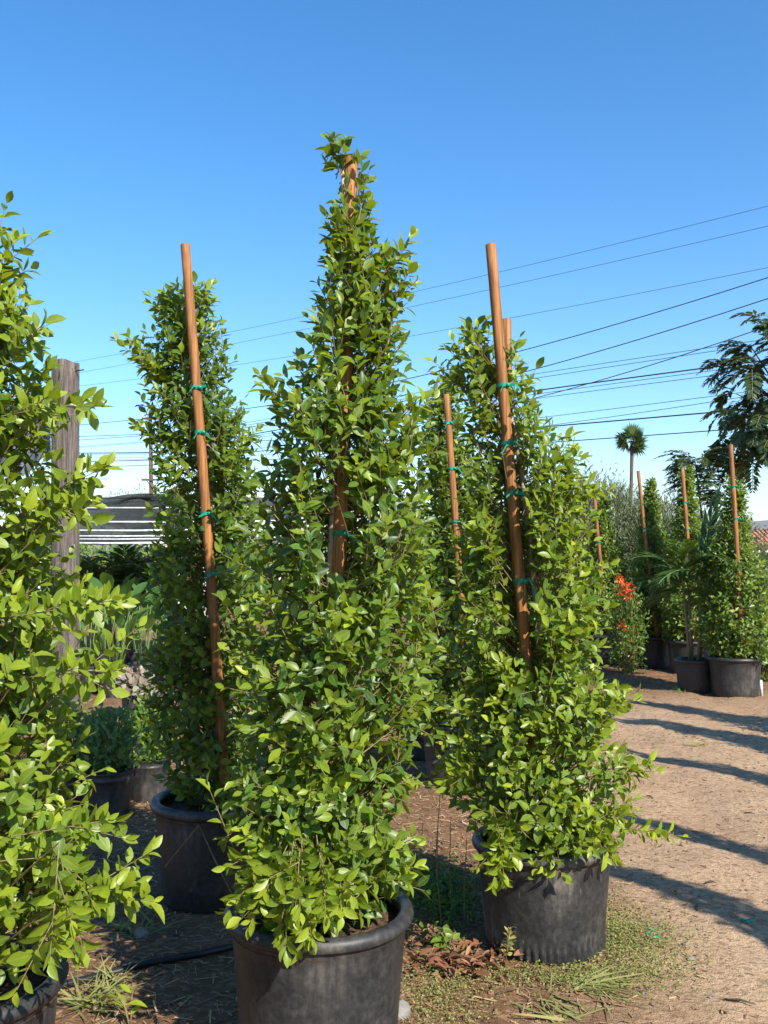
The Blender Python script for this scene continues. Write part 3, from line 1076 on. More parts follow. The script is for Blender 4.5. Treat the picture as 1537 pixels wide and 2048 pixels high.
# low green shrubs that fill the row beyond the path
gp = 'leafy shrubs filling the row beyond the path'
for k, (px, d, rx, rz, mat, lab) in enumerate((
        (1238, 11.2, .30, .42, 'bush', 'low leafy shrub under the red flowers'),
        (1525, 8.9, .30, .52, 'bush', 'light green shrub at the foot of the dark tree trunk'),
        (1420, 11.0, .55, .95, 'bush', 'leafy green shrub behind the widest staked shrub'),
        (1330, 12.0, .60, 1.05, 'bush', 'leafy green shrub behind the thin-topped staked shrub'),
        (1100, 12.5, .7, .95, 'bush', 'leafy green shrub seen behind the two-staked shrub'),
        (1490, 13.0, .7, 1.05, 'tree', 'dark leafy shrub below the red tiled roof'))):
    bush('leafy_shrub', lab, 'shrub', (on(px, d), d * KD, 0), rx, rx, rz, int(2600 * rx / .5), .065, mat, COARSE, 100 + k, gp, youth=.3)

# willowy hedge of fine-leaved bushes
for k, (px, d, rx, rz, lab) in enumerate((
        (1085, 17, 1.5, 2.35, 'willowy olive-green bush showing beside the two-staked shrub'),
        (1165, 16.5, 1.5, 2.5, 'willowy olive-green bush with wispy upright tips below the power lines'),
        (1235, 17, 1.5, 2.4, 'willowy olive-green bush at the foot of the tall fan palm'),
        (1310, 16, 1.2, 2.05, 'willowy olive-green bush behind the thin-topped stake'),
        (1390, 18, 1.7, 1.95, 'willowy olive-green bush behind the feathery young tree'))):
    r_ = bush('willowy_bush', lab, 'bush', (on(px, d), d * KD, 0), rx, rx, rz * .62, 12000, .12, 'willow', NARROW, 120 + k, 'willowy bushes behind the row', zc=rz * .68, youth=.25, up=.9, stems=6)
    rng = np.random.default_rng(130 + k)
    acc = new_acc()
    for q in range(46):
        a = rng.uniform(0, 6.28)
        ra = rng.uniform(0, .85) * rx
        b0 = np.array([on(px, d) + ra * math.cos(a), d * KD + ra * math.sin(a), rz * (1.15 - .25 * (ra / rx) ** 2)])
        frond(acc, b0, (rng.normal(0, .3), rng.normal(0, .3), 1), rng.uniform(.3, .75), rng.uniform(.1, .9), 12, .12, rng, ang=.5, tipstart=.0)
    flush(acc, 'wispy_shoots', r_.location, 'willow', r_, rng, NARROW, .004, 'twig')

# feathery young tree
bt_ = Vector((on(1412, 11.2), 11.2 * KD, 0))
root = tag(empty('feathery_tree', bt_), 'slender young tree with feathery compound leaves between two bare stake tops', 'tree')
MB().tube([(0, 0, 0), (.03, 0, .9), (-.02, 0, 1.7), (-.1, 0, 2.6), (-.15, 0, 3.0)], [.03, .026, .02, .014, .006], 7).build('trunk', M['tree_bark'], root)
rng = np.random.default_rng(77)
acc = new_acc()
for q in range(80):
    z = rng.uniform(2.3, 3.05)
    a = rng.uniform(0, 6.28)
    b0 = bt_ + Vector((-.08 - .06 * (z - 2) + .06 * math.cos(a), .06 * math.sin(a), z))
    frond(acc, b0, (math.cos(a), math.sin(a), rng.uniform(.3, .9)), rng.uniform(.35, .62), rng.uniform(.7, 1.3), 10, .15, rng, ang=.9)
flush(acc, 'crown', bt_, 'tree', root, rng, LFLET, .004, 'twig')

# large dark tree at the right edge
bt_ = Vector((on(1552, 11.0), 11.0 * KD, 0))
root = tag(empty('dark_tree', bt_), 'large dark tree with drooping compound leaves hanging into the sky at the edge', 'tree')
MB().tube([(-.02, 0, -.05), (.0, 0, .8), (.1, 0, 1.8), (.35, 0, 2.8), (.7, .1, 3.8), (1.0, .1, 4.8)], [.13, .11, .095, .08, .06, .03], 10, jit=.05).build('trunk', M['tree_bark'], root)
rng = np.random.default_rng(78)
acc = new_acc()
cc = np.array(P(1600, 800, 11.0))
for q in range(75):
    d = rng.normal(0, 1, 3)
    d /= np.linalg.norm(d)
    if d[2] < -.75: d[2] *= -.4
    e = cc + d * np.array([1.50, 1.4, 1.55]) * rng.uniform(.45, .85)
    s0 = np.array(bt_) + np.array([.5, .1, 3.2])
    m1 = s0 * .5 + e * .5 + np.array([0, 0, .15])
    MB().tube([tuple(s0 - np.array(bt_)), tuple(m1 - np.array(bt_)), tuple(e - np.array(bt_))], [.028, .018, .007], 5).build('branch', M['tree_bark'], root)
    for w in range(5):
        d2 = d * .8 + rng.normal(0, .45, 3)
        frond(acc, e + rng.normal(0, .06, 3), (d2[0], d2[1], d2[2] * .5 + .1), rng.uniform(.35, .6), rng.uniform(.9, 1.9), 9, .19, rng, ang=.85)
flush(acc, 'crown', bt_, 'tree', root, rng, LFLET, .005, 'twig')

# far fan palm
dp = 42
bt_ = Vector((on(1258, dp), dp * KD, 0))
root = tag(empty('fan_palm', bt_), 'tall thin-trunked fan palm rising above the willowy hedge', 'palm')
hd = P(1265, 878, dp) - bt_
MB().tube([(0, 0, 0), (hd.x * .3, 0, hd.z * .4), (hd.x * .75, 0, hd.z * .75), (hd.x, 0, hd.z - .15)], [.14, .11, .095, .11], 10, jit=.04).build('trunk', M['pole'], root)
rng = np.random.default_rng(61)
for q in range(44):
    acc = new_acc()
    th = rng.uniform(0, 6.28)
    el = rng.uniform(-.9, 1.45)
    d = np.array([math.cos(th) * math.cos(el), math.sin(th) * math.cos(el), math.sin(el)])
    hub = np.array(hd) + np.array([0, 0, -.1]) + d * .34
    side = np.cross(d, rng.normal(0, 1, 3)); side /= np.linalg.norm(side) + 1e-6
    for b in range(11):
        a = (b - 5) * .21
        v_ = d * math.cos(a) + side * math.sin(a) + np.array([0, 0, -.16])
        acc['pos'].append(hub); acc['Y'].append(v_); acc['N'].append(np.cross(side, d) + rng.normal(0, .2, 3)); acc['s'].append((.42 + .35 * ((q * 7) % 5) / 4) * rng.uniform(.85, 1.1)); acc['r'].append(rng.random()); acc['g'].append(.15 * rng.random())
    acc['A'].append(np.array([hd])); acc['B'].append(np.array([hub]))
    flush(acc, 'frond', (0, 0, 0), 'palm', root, rng, [leaf_template(.09, .3, .2, coarse=True, pet=0)], .012, stuff=False)

# ------------------------------------------------------------------ house, hills
dh = 62
hb = P(1530, 1112, dh)
hb.z = 0
root = tag(empty('house', hb), 'house with a red tiled roof beyond the shrubs', 'house')
MB().box((0, 3, 1.3), (9, 6, 2.6)).build('wall', M['wall'], root, smooth=False)
roof = MB().quad((-5, -.5, 2.5), (5, -.5, 2.5), (3.5, 3, 3.9), (-3.5, 3, 3.9)).quad((5, 6.5, 2.5), (-5, 6.5, 2.5), (-3.5, 3, 3.9), (3.5, 3, 3.9)).quad((-5, 6.5, 2.5), (-5, -.5, 2.5), (-3.5, 3, 3.9)).quad((5, -.5, 2.5), (5, 6.5, 2.5), (3.5, 3, 3.9)).build('roof', M['roof_tile'], root, smooth=False)
for k in range(25):
    x = -4.9 + k * .4
    f0 = max(0.0, (abs(x) - 3.5) / 1.5)
    MB().tube([(x, -.5, 2.53), (x, -.5 + 3.45 * (1 - f0), 2.53 + 1.38 * (1 - f0))], .07, 6).build('roof_tile', M['roof_tile'], roof)
for x in (-1.6, .2, 1.6):
    MB().tube([(x, 2.4, 3.3), (x, 2.4, 4.1)], .07, 8).build('vent_pipe', M['steel'], roof)
for x in (-2.5, 0, 2.5):
    w_ = MB().box((x, -.03, 1.4), (1.2, .05, 1.1)).build('window', M['white_pipe'], root, smooth=False)
    MB().box((x, -.06, 1.4), (1.0, .03, .9)).build('pane', M['hose'], w_, smooth=False)

t = NT('hill_scrub')
n = t.noise(t.geo((.004, .004, .01)), 2, 6)
M['hill'] = t.set(t.mix(n, (.10, .105, .08), (.20, .17, .12)), .95, .1)
vs_, fs = [], []
N = 120
for i in range(N + 1):
    x = -4500 + 9000 * i / N
    hgt_ = 235 + 90 * math.sin(i * .21 + 1.0) + 55 * math.sin(i * .53) + 25 * math.sin(i * 1.37) + 12 * math.sin(i * 3.1)
    hgt_ *= .55 + .45 * min(1, max(0, (x - 400) / 2200))
    vs_ += [(x, 3800, -2), (x, 4700 + 200 * math.sin(i), max(30, hgt_ * .76)), (x, 6000, -2)]
for i in range(N):
    for q in range(2):
        a = i * 3 + q
        fs.append((a, a + 3, a + 4, a + 1))
me = bpy.data.meshes.new('hills')
me.from_pydata(vs_, [], fs)
me.materials.append(M['hill'])
me.polygons.foreach_set('use_smooth', [True] * len(fs))
tag(link('hills', me), 'low hills on the horizon', 'hills', kind='structure')

# far greenery that closes the view along the horizon
for k, (px, d, rx, rz, lab) in enumerate((
        (60, 30, 3.2, 2.2, 'distant leafy bush behind the weathered post'),
        (250, 24, 3.0, 1.75, 'distant leafy bush behind the pots under the shade roof'),
        (420, 22, 2.4, 1.55, 'distant yellow-green bush behind the white shade posts'),
        (640, 22, 2.8, 1.6, 'distant bush seen through the tallest shrub'),
        (880, 21, 2.6, 1.7, 'distant bush behind the further-back staked shrub'),
        (1480, 30, 4.0, 1.35, 'distant dark bush in front of the tiled house'))):
    bush('distant_bush', lab, 'bush', (on(px, d), d * KD, 0), rx, rx * .6, rz * .7, 3000, .17, 'bush' if k != 5 else 'tree', COARSE, 150 + k, 'distant bushes along the horizon', zc=rz * .6, youth=.3)
# pale leafless tree behind the shade roof
bt_ = Vector((on(272, 60), 60 * KD, 0))
root = tag(empty('pale_tree', bt_), 'pale bare-looking tree behind the shade roof, beside the utility pole', 'tree')
MB().tube([(0, 0, 0), (.1, 0, 2), (0, 0, 4)], [.25, .2, .1], 8).build('trunk', M['tree_bark'], root)
rng = np.random.default_rng(66)
n = 5000
d = rng.normal(0, 1, (n, 3)); d /= np.linalg.norm(d, axis=1, keepdims=True)
d[:, 2] = np.abs(d[:, 2])
lump = 1 + .7 * vnoise(np.arctan2(d[:, 1], d[:, 0]) * 3, d[:, 2] * 5)
pos = d * (rng.uniform(.4, 1, n) * lump)[:, None] * np.array([3.0, 2.2, 3.2]) + np.array([0, 0, 4.0])
tag(link('crown', leaf_cloud('crown', pos, d + rng.normal(0, .5, (n, 3)), rng.normal(0, 1, (n, 3)), np.full(n, .3), rng.random(n), rng.random(n), NARROW, M['bare'], rng), root), kind='stuff')
V1, Q1 = tubes_np(np.tile([[0, 0, 3.]], (120, 1)), pos[:120], .05, .01, 4)
tag(link('branches', mesh_np('branches', V1, [Q1], np.zeros((len(V1), 4)), M['bare']), root), kind='stuff')

# ------------------------------------------------------------------ utility pole and lines
dP = 55
bt_ = Vector((on(306, dP), dP * KD, 0))
root = tag(empty('utility_pole', bt_), 'brown wooden utility pole with crossarms behind the shaded staked shrub', 'pole')
top = P(301, 822, dP)
MB().tube([(0, 0, 0), (top.x - bt_.x, 0, top.z)], [.19, .13], 12).build('pole', M['pole'], root)
for py, wpx in ((838, 60), (884, 46), (960, 58)):
    z = P(306, py, dP).z
    hw = wpx / F * dP / 2
    arm = MB().box((0, -.2, z), (hw * 2, .12, .14)).build('crossarm', M['pole'], root, smooth=False)
    for s_ in (-.95, -.6, .6, .95):
        MB().lathe([(.02, 0), (.09, .05), (.05, .12), (.09, .18), (.04, .26), (.0, .28)], 10).build('insulator', M['insul'], arm, loc=(hw * s_, -.2, z + .07))
    for s_ in (-1, 1):
        MB().tube([(0, -.15, z - .7), (hw * s_ * .55, -.2, z - .05)], .03, 5).build('brace', M['steel'], arm)

wires = [(836, 850, (1030, 705), (1537, 555), .022), (868, 873, (1075, 737), (1537, 597), .022), (870, 880, (1270, 740), (1537, 652), .020), (882, 893, (1070, 748), (1537, 678), .013), (884, 895, (1068, 757), (1537, 686), .013), (905, 906, (1060, 783), (1537, 720), .030), (906, 908, (1060, 790), (1537, 727), .013), (908, 910, (1050, 800), (1537, 737), .013), (915, 915, (1125, 830), (1537, 778), .013), (918, 921, (1120, 848), (1537, 786), .013), (920, 924, (1110, 852), (1537, 815), .030), (930, 935, (1110, 884), (1537, 853), .022)]


def wire(pts3, r, label, group):
    mb = MB()
    mb.tube(pts3, r, 6)
    b = pts3[0]
    o = mb.build('power_line', M['wire'], None, off=b, loc=b)
    tag(o, label, 'cable', group)


def sag_line(A, B, mx, my, n=24, ext=1.5):
    t = .5
    lo, hi = 0.0, 1.0
    for _ in range(40):
        t = (lo + hi) / 2
        q = A.lerp(B, t)
        if W / 2 + F * q.x / (q.y * math.cos(PITCH) + (q.z - CH) * math.sin(PITCH)) < mx: lo = t
        else: hi = t
    q = A.lerp(B, t)
    dz = P(mx, my, q.y / KD).z - q.z
    k = dz / (t * (1 - t))
    out = []
    for i in range(n + 1):
        f = i / n * ext
        p = A.lerp(B, f)
        p.z += k * f * (1 - f)
        out.append(p)
    return out


for k, (py_, ly, m_, r_, w_) in enumerate(wires):
    A = P(306, py_, dP - .2)
    B = P(r_[0], r_[1], 30)
    pts = sag_line(A, B, m_[0], m_[1], 30, 1.25)
    A2 = P(160, ly, dP + 6)
    ext = [A.lerp(A2, f) for f in (3.0, 1.5, .75)]
    lab = ('thick black cable bundle strung from the utility pole across the sky' if w_ == .03 else
           'heavy dark power line rising steeply from the utility pole' if w_ >= .02 else
           'thin power line strung low from the utility pole')
    wire(ext + pts, w_, lab, 'thick cable bundles' if w_ == .03 else 'heavy power lines' if w_ >= .02 else 'thin power lines')
for a, m_, b in (((160, 722), (845, 580), (1537, 412)), ((160, 745), (830, 612), (1537, 452)), ((160, 772), (800, 676), (1537, 535))):
    A, B = P(a[0], a[1], 130), P(b[0], b[1], 70)
    pts = sag_line(A, B, m_[0], m_[1], 30, 1.2)
    A0 = A + (A - B) * .4
    wire([A0] + pts, .024, 'thin high transmission line crossing the open sky above the other lines', 'high transmission lines')

# ------------------------------------------------------------------ weathered post with nails and cloth
dT = 6.35
pb = Vector((on(137, dT), dT * KD, -.02))
root = tag(empty('wooden_post', pb), 'thick weathered grey wooden post beside the shade roof', 'post')
rr = random.Random(5)
ptop = P(131, 728, dT) - pb
N, n = 26, 40
mb = MB()
for i in range(N + 1):
    f = i / N
    for k in range(n):
        a = 2 * math.pi * k / n
        r_ = .118 * (1 + .012 * math.sin(3 * a + 1) + .014 * math.sin(7 * a + .3 * math.sin(f * 4)) + rr.uniform(-.006, .006))
        # long drying cracks
        for ca, wd, dp_ in ((4.70, .05, .16), (5.35, .035, .09), (4.1, .04, .08), (3.4, .05, .1), (.4, .05, .1)):
            dd = abs((a - ca - .06 * math.sin(f * 6 + ca)) % (2 * math.pi))
            dd = min(dd, 2 * math.pi - dd)
            r_ *= 1 - dp_ * math.exp(-(dd / wd) ** 2)
        z = f * ptop.z + (.012 * math.sin(a * 3) + .015 * math.cos(a + 1) if i == N else 0)
        mb.v.append(Vector((r_ * math.cos(a) + ptop.x * f, r_ * math.sin(a), z)))
for i in range(N):
    for k in range(n):
        a0 = i * n + k
        a1 = i * n + (k + 1) % n
        mb.f.append((a0, a1, a1 + n, a0 + n))
mb.f.append(tuple(N * n + k for k in range(n)))
mb.build('pole', M['post'], root)
for dx, dy, hh_ in ((-.03, -.02, .035), (.012, -.03, .04)):
    MB().tube([(ptop.x + dx, dy, ptop.z - .03), (ptop.x + dx + .003, dy, ptop.z + hh_)], .003, 6).build('nail', M['steel'], root)
MB().tube([(ptop.x + .09, -.05, ptop.z - .075), (ptop.x + .185, -.06, ptop.z - .062)], .006, 6).build('nail', M['steel'], root)
MB().tube([(ptop.x + .10, -.06, ptop.z - .05), (ptop.x + .13, -.08, ptop.z - .03), (ptop.x + .135, -.085, ptop.z + .0)], .002, 5).build('wire_end', M['steel'], root)

# cloth hanging behind the post
mb = MB()
nu, nv = 18, 14
pL, pR_ = P(-160, 800, 6.9), P(112, 765, 6.42)
for i in range(nu + 1):
    f = i / nu
    tp = pL.lerp(pR_, f)
    tp.z -= .25 * 4 * f * (1 - f) * .5
    drop = .95 - .35 * f + .05 * math.sin(f * 9)
    for j in range(nv + 1):
        g_ = j / nv
        mb.v.append(tp + Vector((-.05 * g_ * f, .05 * math.sin(f * 22 + g_ * 3) * (.4 + g_) + .06 * g_, -drop * g_)))
for i in range(nu):
    for j in range(nv):
        a = i * (nv + 1) + j
        mb.f.append((a, a + nv + 1, a + nv + 2, a + 1))
tag(mb.build('shade_cloth', M['greycloth'], None, off=pR_, loc=pR_), 'grey shade cloth hanging loosely from the weathered post', 'cloth')

# ------------------------------------------------------------------ shade structure
bars = [(994, 80, 720, 11.2, .034), (1016, 80, 660, 10.8, .014), (1044, 80, 560, 10.2, .016), (1061, 80, 450, 9.8, .015), (1072, 80, 410, 9.5, .012), (1078, 80, 392, 9.3, .010), (1086, 80, 372, 9.1, .014)]
sb = P(160, 994, 11.2)
sb.z = 0
root = tag(empty('shade_structure', sb), 'low shade roof of black cloth stretched over white pipes', 'shade roof')
ends = []
for py, xl, xr, d, r_ in bars:
    a, b = P(xl, py, d), P(xr, py - (xr - xl) * .004, d)
    ends.append((a, b))
    MB().tube([a, (a + b) / 2 + Vector((0, 0, -.008)), b], r_, 8).build('pipe', M['white_pipe'], root, off=sb)
MB().tube([e[1] for e in ends[2:]], .018, 8).build('pipe', M['white_pipe'], root, off=sb)
for e, (dx) in ((ends[0], 0), (ends[2], 0), (ends[4], 0), (ends[6], 0)):
    for q in (0, 1):
        b = e[q]
        MB().tube([(b.x, b.y, -.05), (b.x, b.y, b.z)], .022, 8).build('post', M['white_pipe'], root, off=sb)
MB().tube([(on(360, 9.3), 9.3 * KD, -.05), (on(360, 9.3), 9.3 * KD, P(360, 1076, 9.3).z)], .022, 8).build('post', M['white_pipe'], root, off=sb)
# cloth in bays between the pipes, sagging
for i in range(len(ends) - 1):
    mb = MB()
    (a0, b0), (a1, b1) = ends[i], ends[i + 1]
    nu, nv = 24, 6
    for u_ in range(nu + 1):
        for w_ in range(nv + 1):
            f, g_ = u_ / nu, w_ / nv
            p = a0.lerp(b0, f).lerp(a1.lerp(b1, f), g_)
            p.z += -.020 - .02 * 4 * g_ * (1 - g_) + .008 * math.sin(f * 17 + i * 2) * math.sin(g_ * 3.14)
            if i == 0 and g_ < .5: p.z -= .10 * (1 - 2 * g_) * max(0, 1 - abs(f - .16) / .14)
            mb.v.append(p)
    for u_ in range(nu):
        for w_ in range(nv):
            a = u_ * (nv + 1) + w_
            mb.f.append((a, a + nv + 1, a + nv + 2, a + 1))
    mb.build('roof_cloth', M['shade'], root, off=sb)
# loose fold hanging over the front pipe
mb = MB()
nu = 40
rr = random.Random(3)
a0, b0 = P(165, 1012, 11.1), P(470, 1000, 11.1)
for u_ in range(nu + 1):
    f = u_ / nu
    p = P(168 + 300 * f, 1010 - 18 * math.sin(min(1, f * 2.6) * 1.57), 11.1)
    ww = .05 + .10 * f + .05 * math.sin(f * 13) + rr.uniform(-.008, .008)
    for g_ in (0, .35, .7, 1):
        mb.v.append(p + Vector((0, -.05 + .06 * math.sin(g_ * 3 + f * 11), .03 * (1 - g_) - ww * g_ * 1.3)))
for u_ in range(nu):
    for g_ in range(3):
        a = u_ * 4 + g_
        mb.f.append((a, a + 4, a + 5, a + 1))
mb.build('cloth_fold', M['shade'], root, off=sb)
# yellow rope loop tied on the front pipe
c0 = P(186, 994, 11.1)
mb = MB()
lp = []
for k in range(22):
    a = 2 * math.pi * k / 21
    lp.append(c0 + Vector((.035 * math.sin(a) * (1 - .25 * math.cos(a)), -.02, -.075 - .078 * -math.cos(a) * -1)))
mb.tube(lp, .008, 6)
mb.tube([c0 + Vector((-.03, 0, .045)), c0 + Vector((0, -.045, .01)), c0 + Vector((.01, -.03, -.02)), c0 + Vector((.035, -.02, .012))], .010, 6)
mb.tube([c0 + Vector((.02, -.03, 0)), c0 + Vector((-.02, -.045, -.015)), c0 + Vector((-.045, -.03, -.01))], .009, 6)
tag(mb.build('rope', M['rope'], None, off=c0, loc=c0), 'yellow rope loop tied on the front pipe of the shade roof', 'rope')


# ------------------------------------------------------------------ plants under and before the shade roof
def palm_clump(label, px, d, n, length, seed, zb=.5):
    rng = np.random.default_rng(seed)
    b = Vector((on(px, d), d * KD, 0))
    root = tag(empty('low_palm', b), label, 'palm', 'low palms under the shade roof')
    MB().tube([(0, 0, -.02), (.01, 0, zb)], [.075, .055], 10, jit=.1).build('trunk', M['cane'], root)
    for q in range(n):
        acc = new_acc()
        a = q * 2.4 + rng.uniform(0, .5)
        el = rng.uniform(.35, 1.35)
        frond(acc, b + Vector((0, 0, zb - .02)), (math.cos(a) * math.cos(el), math.sin(a) * math.cos(el), math.sin(el)), length * rng.uniform(.8, 1.15), rng.uniform(.9, 1.8), 18, .30, rng, ang=.7, flat=.1)
        flush(acc, 'frond', b, 'palm', root, rng, NARROW, .008, stuff=False)


palm_clump('low palm with dense dark fronds under the shade roof beside the weathered post', 190, 10.6, 22, 1.05, 201, 1.0)
palm_clump('low palm with arching dark fronds under the middle of the shade roof', 258, 11.0, 22, 1.1, 202, 1.05)
palm_clump('low palm under the shade roof beside the white shade posts', 325, 10.8, 18, 1.0, 203, 1.0)
palm_clump('low palm under the far corner of the shade roof', 225, 12.4, 16, 1.0, 204, 1.1)


def paddle_plant(label, px, d, n, h, seed, pot=(.36, .30)):
    rng = np.random.default_rng(seed)
    b = Vector((on(px, d), d * KD, -.01))
    root = tag(empty('paddle_leaf_plant', b), label, 'plant', 'paddle-leaved plants in black pots')
    link('pot', pot_mesh(pot[0], pot[1], False, M['pot'], lipless=True), root)
    s_ = link('soil', soil_mesh(pot[0] * .44, random.Random(seed)), root)
    s_.location.z = pot[1] - .03
    for q in range(n):
        a = rng.uniform(0, 6.28)
        le = rng.uniform(.05, .45)
        hh_ = h * rng.uniform(.35, 1.0)
        b0 = Vector((.05 * math.cos(a), .05 * math.sin(a), pot[1] - .05))
        t1 = b0 + Vector((math.cos(a) * le * hh_ * .35, math.sin(a) * le * hh_ * .35, hh_ * .55))
        t2 = t1 + Vector((math.cos(a) * le * hh_ * .4, math.sin(a) * le * hh_ * .4, hh_ * .30))
        st = MB().tube([b0, t1, t2], [.009, .006, .004], 5).build('leaf_stalk', M['stem'], root)
        Y = np.array([[math.cos(a) * (.3 + le), math.sin(a) * (.3 + le), rng.uniform(.5, 1.0)]])
        Nn = np.array([[-math.cos(a), -math.sin(a), .5]]) + rng.normal(0, .25, (1, 3))
        link('leaf', leaf_cloud('leaf', np.array([list(t2)]), Y, Nn, np.array([h * rng.uniform(.28, .42)]), rng.random(1), rng.random(1) * .3, PADDLE, M['paddle'], rng), st)


paddle_plant('paddle-leaved plant in a black pot directly right of the weathered post', 182, 8.3, 12, .85, 301)
paddle_plant('tall paddle-leaved plant with a fan of thin stalks behind the red-leaved plant', 234, 8.0, 22, 1.05, 302)
paddle_plant('paddle-leaved plant in a black pot under the white shade posts', 290, 8.5, 14, .95, 303)
paddle_plant('paddle-leaved plant partly behind the shaded staked shrub', 335, 8.8, 14, .95, 304)
paddle_plant('paddle-leaved plant in the second row behind the fan of thin stalks', 215, 9.6, 14, 1.0, 305)
paddle_plant('paddle-leaved plant in the second row before the low palms', 275, 9.8, 14, 1.0, 306)


def tuft_pot(label, name, cat, px, d, pot, n, spread, hgt, leaf, mat, tm, seed, youth, group=None):
    return bush(name, label, cat, (on(px, d), d * KD, -.01), spread, spread, hgt, n, leaf, mat, tm, seed, group, pot=pot, youth=youth, stems=3, up=.5, stem_mat='stem')


MOT = [leaf_template(.36, .35, .25, .2), leaf_template(.32, .5, .35, -.3)]
tuft_pot('low plant with mottled red and pale green leaves in a black pot', 'red_leaved_plant', 'plant', 274, 6.95, (.27, .26), 260, .17, .11, .085, 'redleaf', MOT, 401, .45)
tuft_pot('second low red-leaved plant, tucked against the shaded staked shrub', 'red_leaved_plant', 'plant', 318, 6.7, (.24, .20), 200, .13, .07, .07, 'redleaf', MOT, 402, .25)
gsm = 'small shrubs in black pots'
tuft_pot('small blue-green shrub in a black pot in front of the weathered post', 'small_potted_shrub', 'shrub', 222, 4.35, (.32, .28), 1500, .17, .20, .042, 'blue_bush', FIC, 403, .25, gsm)
tuft_pot('small green shrub in a black pot tucked beside the shaded staked shrub', 'small_potted_shrub', 'shrub', 303, 4.65, (.30, .27), 1300, .17, .20, .045, 'bush', FIC, 404, .3, gsm)
tuft_pot('small shrub in a black pot half hidden by the bright yellow-green shrub', 'small_potted_shrub', 'shrub', 150, 4.5, (.30, .27), 1000, .16, .18, .045, 'bush', FIC, 405, .3, gsm)
tuft_pot('small dark shrub in a black pot between the two front shrubs', 'small_potted_shrub', 'shrub', 848, 5.6, (.34, .32), 900, .17, .17, .045, 'blue_bush', FIC, 406, .1, gsm)

# ------------------------------------------------------------------ ground litter
def on_ground(n, rng, x0, x1, y0, y1, dens=None):
    x = rng.uniform(x0, x1, n * 3)
    y = rng.uniform(y0, y1, n * 3)
    if dens is not None:
        k = rng.random(n * 3) < dens(x, y)
        x, y = x[k], y[k]
    x, y = x[:n], y[:n]
    return x, y, gh(x, y)


def chips(name, label, n, seed, region, smin, smax, dens, mat, aspect=(.10, .25), youth=.4):
    rng = np.random.default_rng(seed)
    x, y, z = on_ground(n, rng, *region, dens=dens)
    n = len(x)
    pos = np.stack([x, y, z + .003], 1)
    a = rng.uniform(0, 6.28, n)
    Y = np.stack([np.cos(a), np.sin(a), rng.normal(0, .18, n)], 1)
    N = np.stack([rng.normal(0, .3, n), rng.normal(0, .3, n), np.ones(n)], 1)
    X, Y, Z = basis(Y, N)
    L_ = rng.uniform(smin, smax, n)
    w = L_ * rng.uniform(*aspect, n)
    h_ = w * .35
    corners = []
    for sz in (-.5, .5):
        for sxx, sy in ((-.5, -.5), (.5, -.5), (.5, .5), (-.5, .5)):
            sc = .8 if sy > 0 else 1.0
            corners.append(pos + X * (w * sxx * sc)[:, None] + Y * (L_ * sy)[:, None] + Z * (h_ * (sz + .4))[:, None])
    Vv = np.stack(corners, 1)
    idx = np.arange(n * 8).reshape(n, 8)
    fs_ = np.concatenate([idx[:, q] for q in ([4, 5, 6, 7], [0, 1, 5, 4], [1, 2, 6, 5], [2, 3, 7, 6], [3, 0, 4, 7])])
    tt = np.ones((n, 8, 4))
    tt[..., 0] = rng.random(n)[:, None]
    tt[..., 1] = (np.clip(rng.normal(youth * .5, .3, n), 0, 1))[:, None]
    tt[..., 2] = .5
    me = mesh_np(name, Vv.reshape(-1, 3), [fs_], tt.reshape(-1, 4), M[mat])
    me.polygons.foreach_set('use_smooth', np.zeros(len(me.polygons), bool))
    return tag(link(name, me), label, 'wood chips', kind='stuff')


def mulch_d(x, y):
    e = x - .42 - .092 * y + .5 * vnoise(x * 2, y * 2)
    return np.clip(.9 - e * 1.0, .32, 1)


chips('wood_chips', 'scattered pale wood chips and straw over the dirt', 26000, 501, (-3.2, 3.6, 2.3, 8.5), .008, .035, mulch_d, 'chip')
chips('wood_chips', 'coarse wood chips over the ground beyond the path', 5000, 502, (-5, 6.0, 8.0, 15), .015, .05, None, 'chip')
chips('bark_mulch', 'long brown straw and bark shreds between the pots', 2600, 503, (-1.8, .9, 2.3, 6.5), .03, .10, mulch_d, 'chip', (.03, .08), .6)


def leaf_litter(name, label, cat, c, spread, n, size, mat, seed, tm=FIC, up=.15, youth=.2, hgt=.03):
    rng = np.random.default_rng(seed)
    x = c[0] + rng.normal(0, spread[0], n)
    y = c[1] + rng.normal(0, spread[1], n)
    z = gh(x, y) + rng.uniform(0.0, hgt, n)
    pos = np.stack([x, y, z + .004], 1)
    a = rng.uniform(0, 6.28, n)
    Y = np.stack([np.cos(a), np.sin(a), rng.normal(up, .2, n)], 1)
    N = np.stack([rng.normal(0, .5, n), rng.normal(0, .5, n), np.ones(n)], 1)
    me = leaf_cloud(name, pos, Y, N, size * rng.uniform(.6, 1.2, n), rng.random(n), np.clip(rng.normal(youth, .2, n), 0, 1), tm, M[mat], rng)
    return tag(link(name, me), label, cat, kind='stuff')


CURL = [leaf_template(.16, .9, .2, .4), leaf_template(.20, 1.1, .4, -.4), leaf_template(.13, .7, -.2, .2)]
g0 = G(920, 1935)
leaf_litter('dry_leaves', 'pile of curled rust-brown dry leaves between the two front pots', 'leaves', g0, (.085, .05), 190, .060, 'dry', 601, CURL, .1, .1)
g0 = G(860, 1905)
leaf_litter('dry_leaves', 'few curled brown leaves behind the scuffed pot', 'leaves', g0, (.16, .12), 50, .07, 'dry', 602, CURL, .1, .2)
leaf_litter('fallen_leaves', 'scattered small fallen brown leaves on the shaded dirt', 'leaves', (-.7, 3.5), (.5, .8), 170, .05, 'dry', 603, CURL, .05, .35, .01)


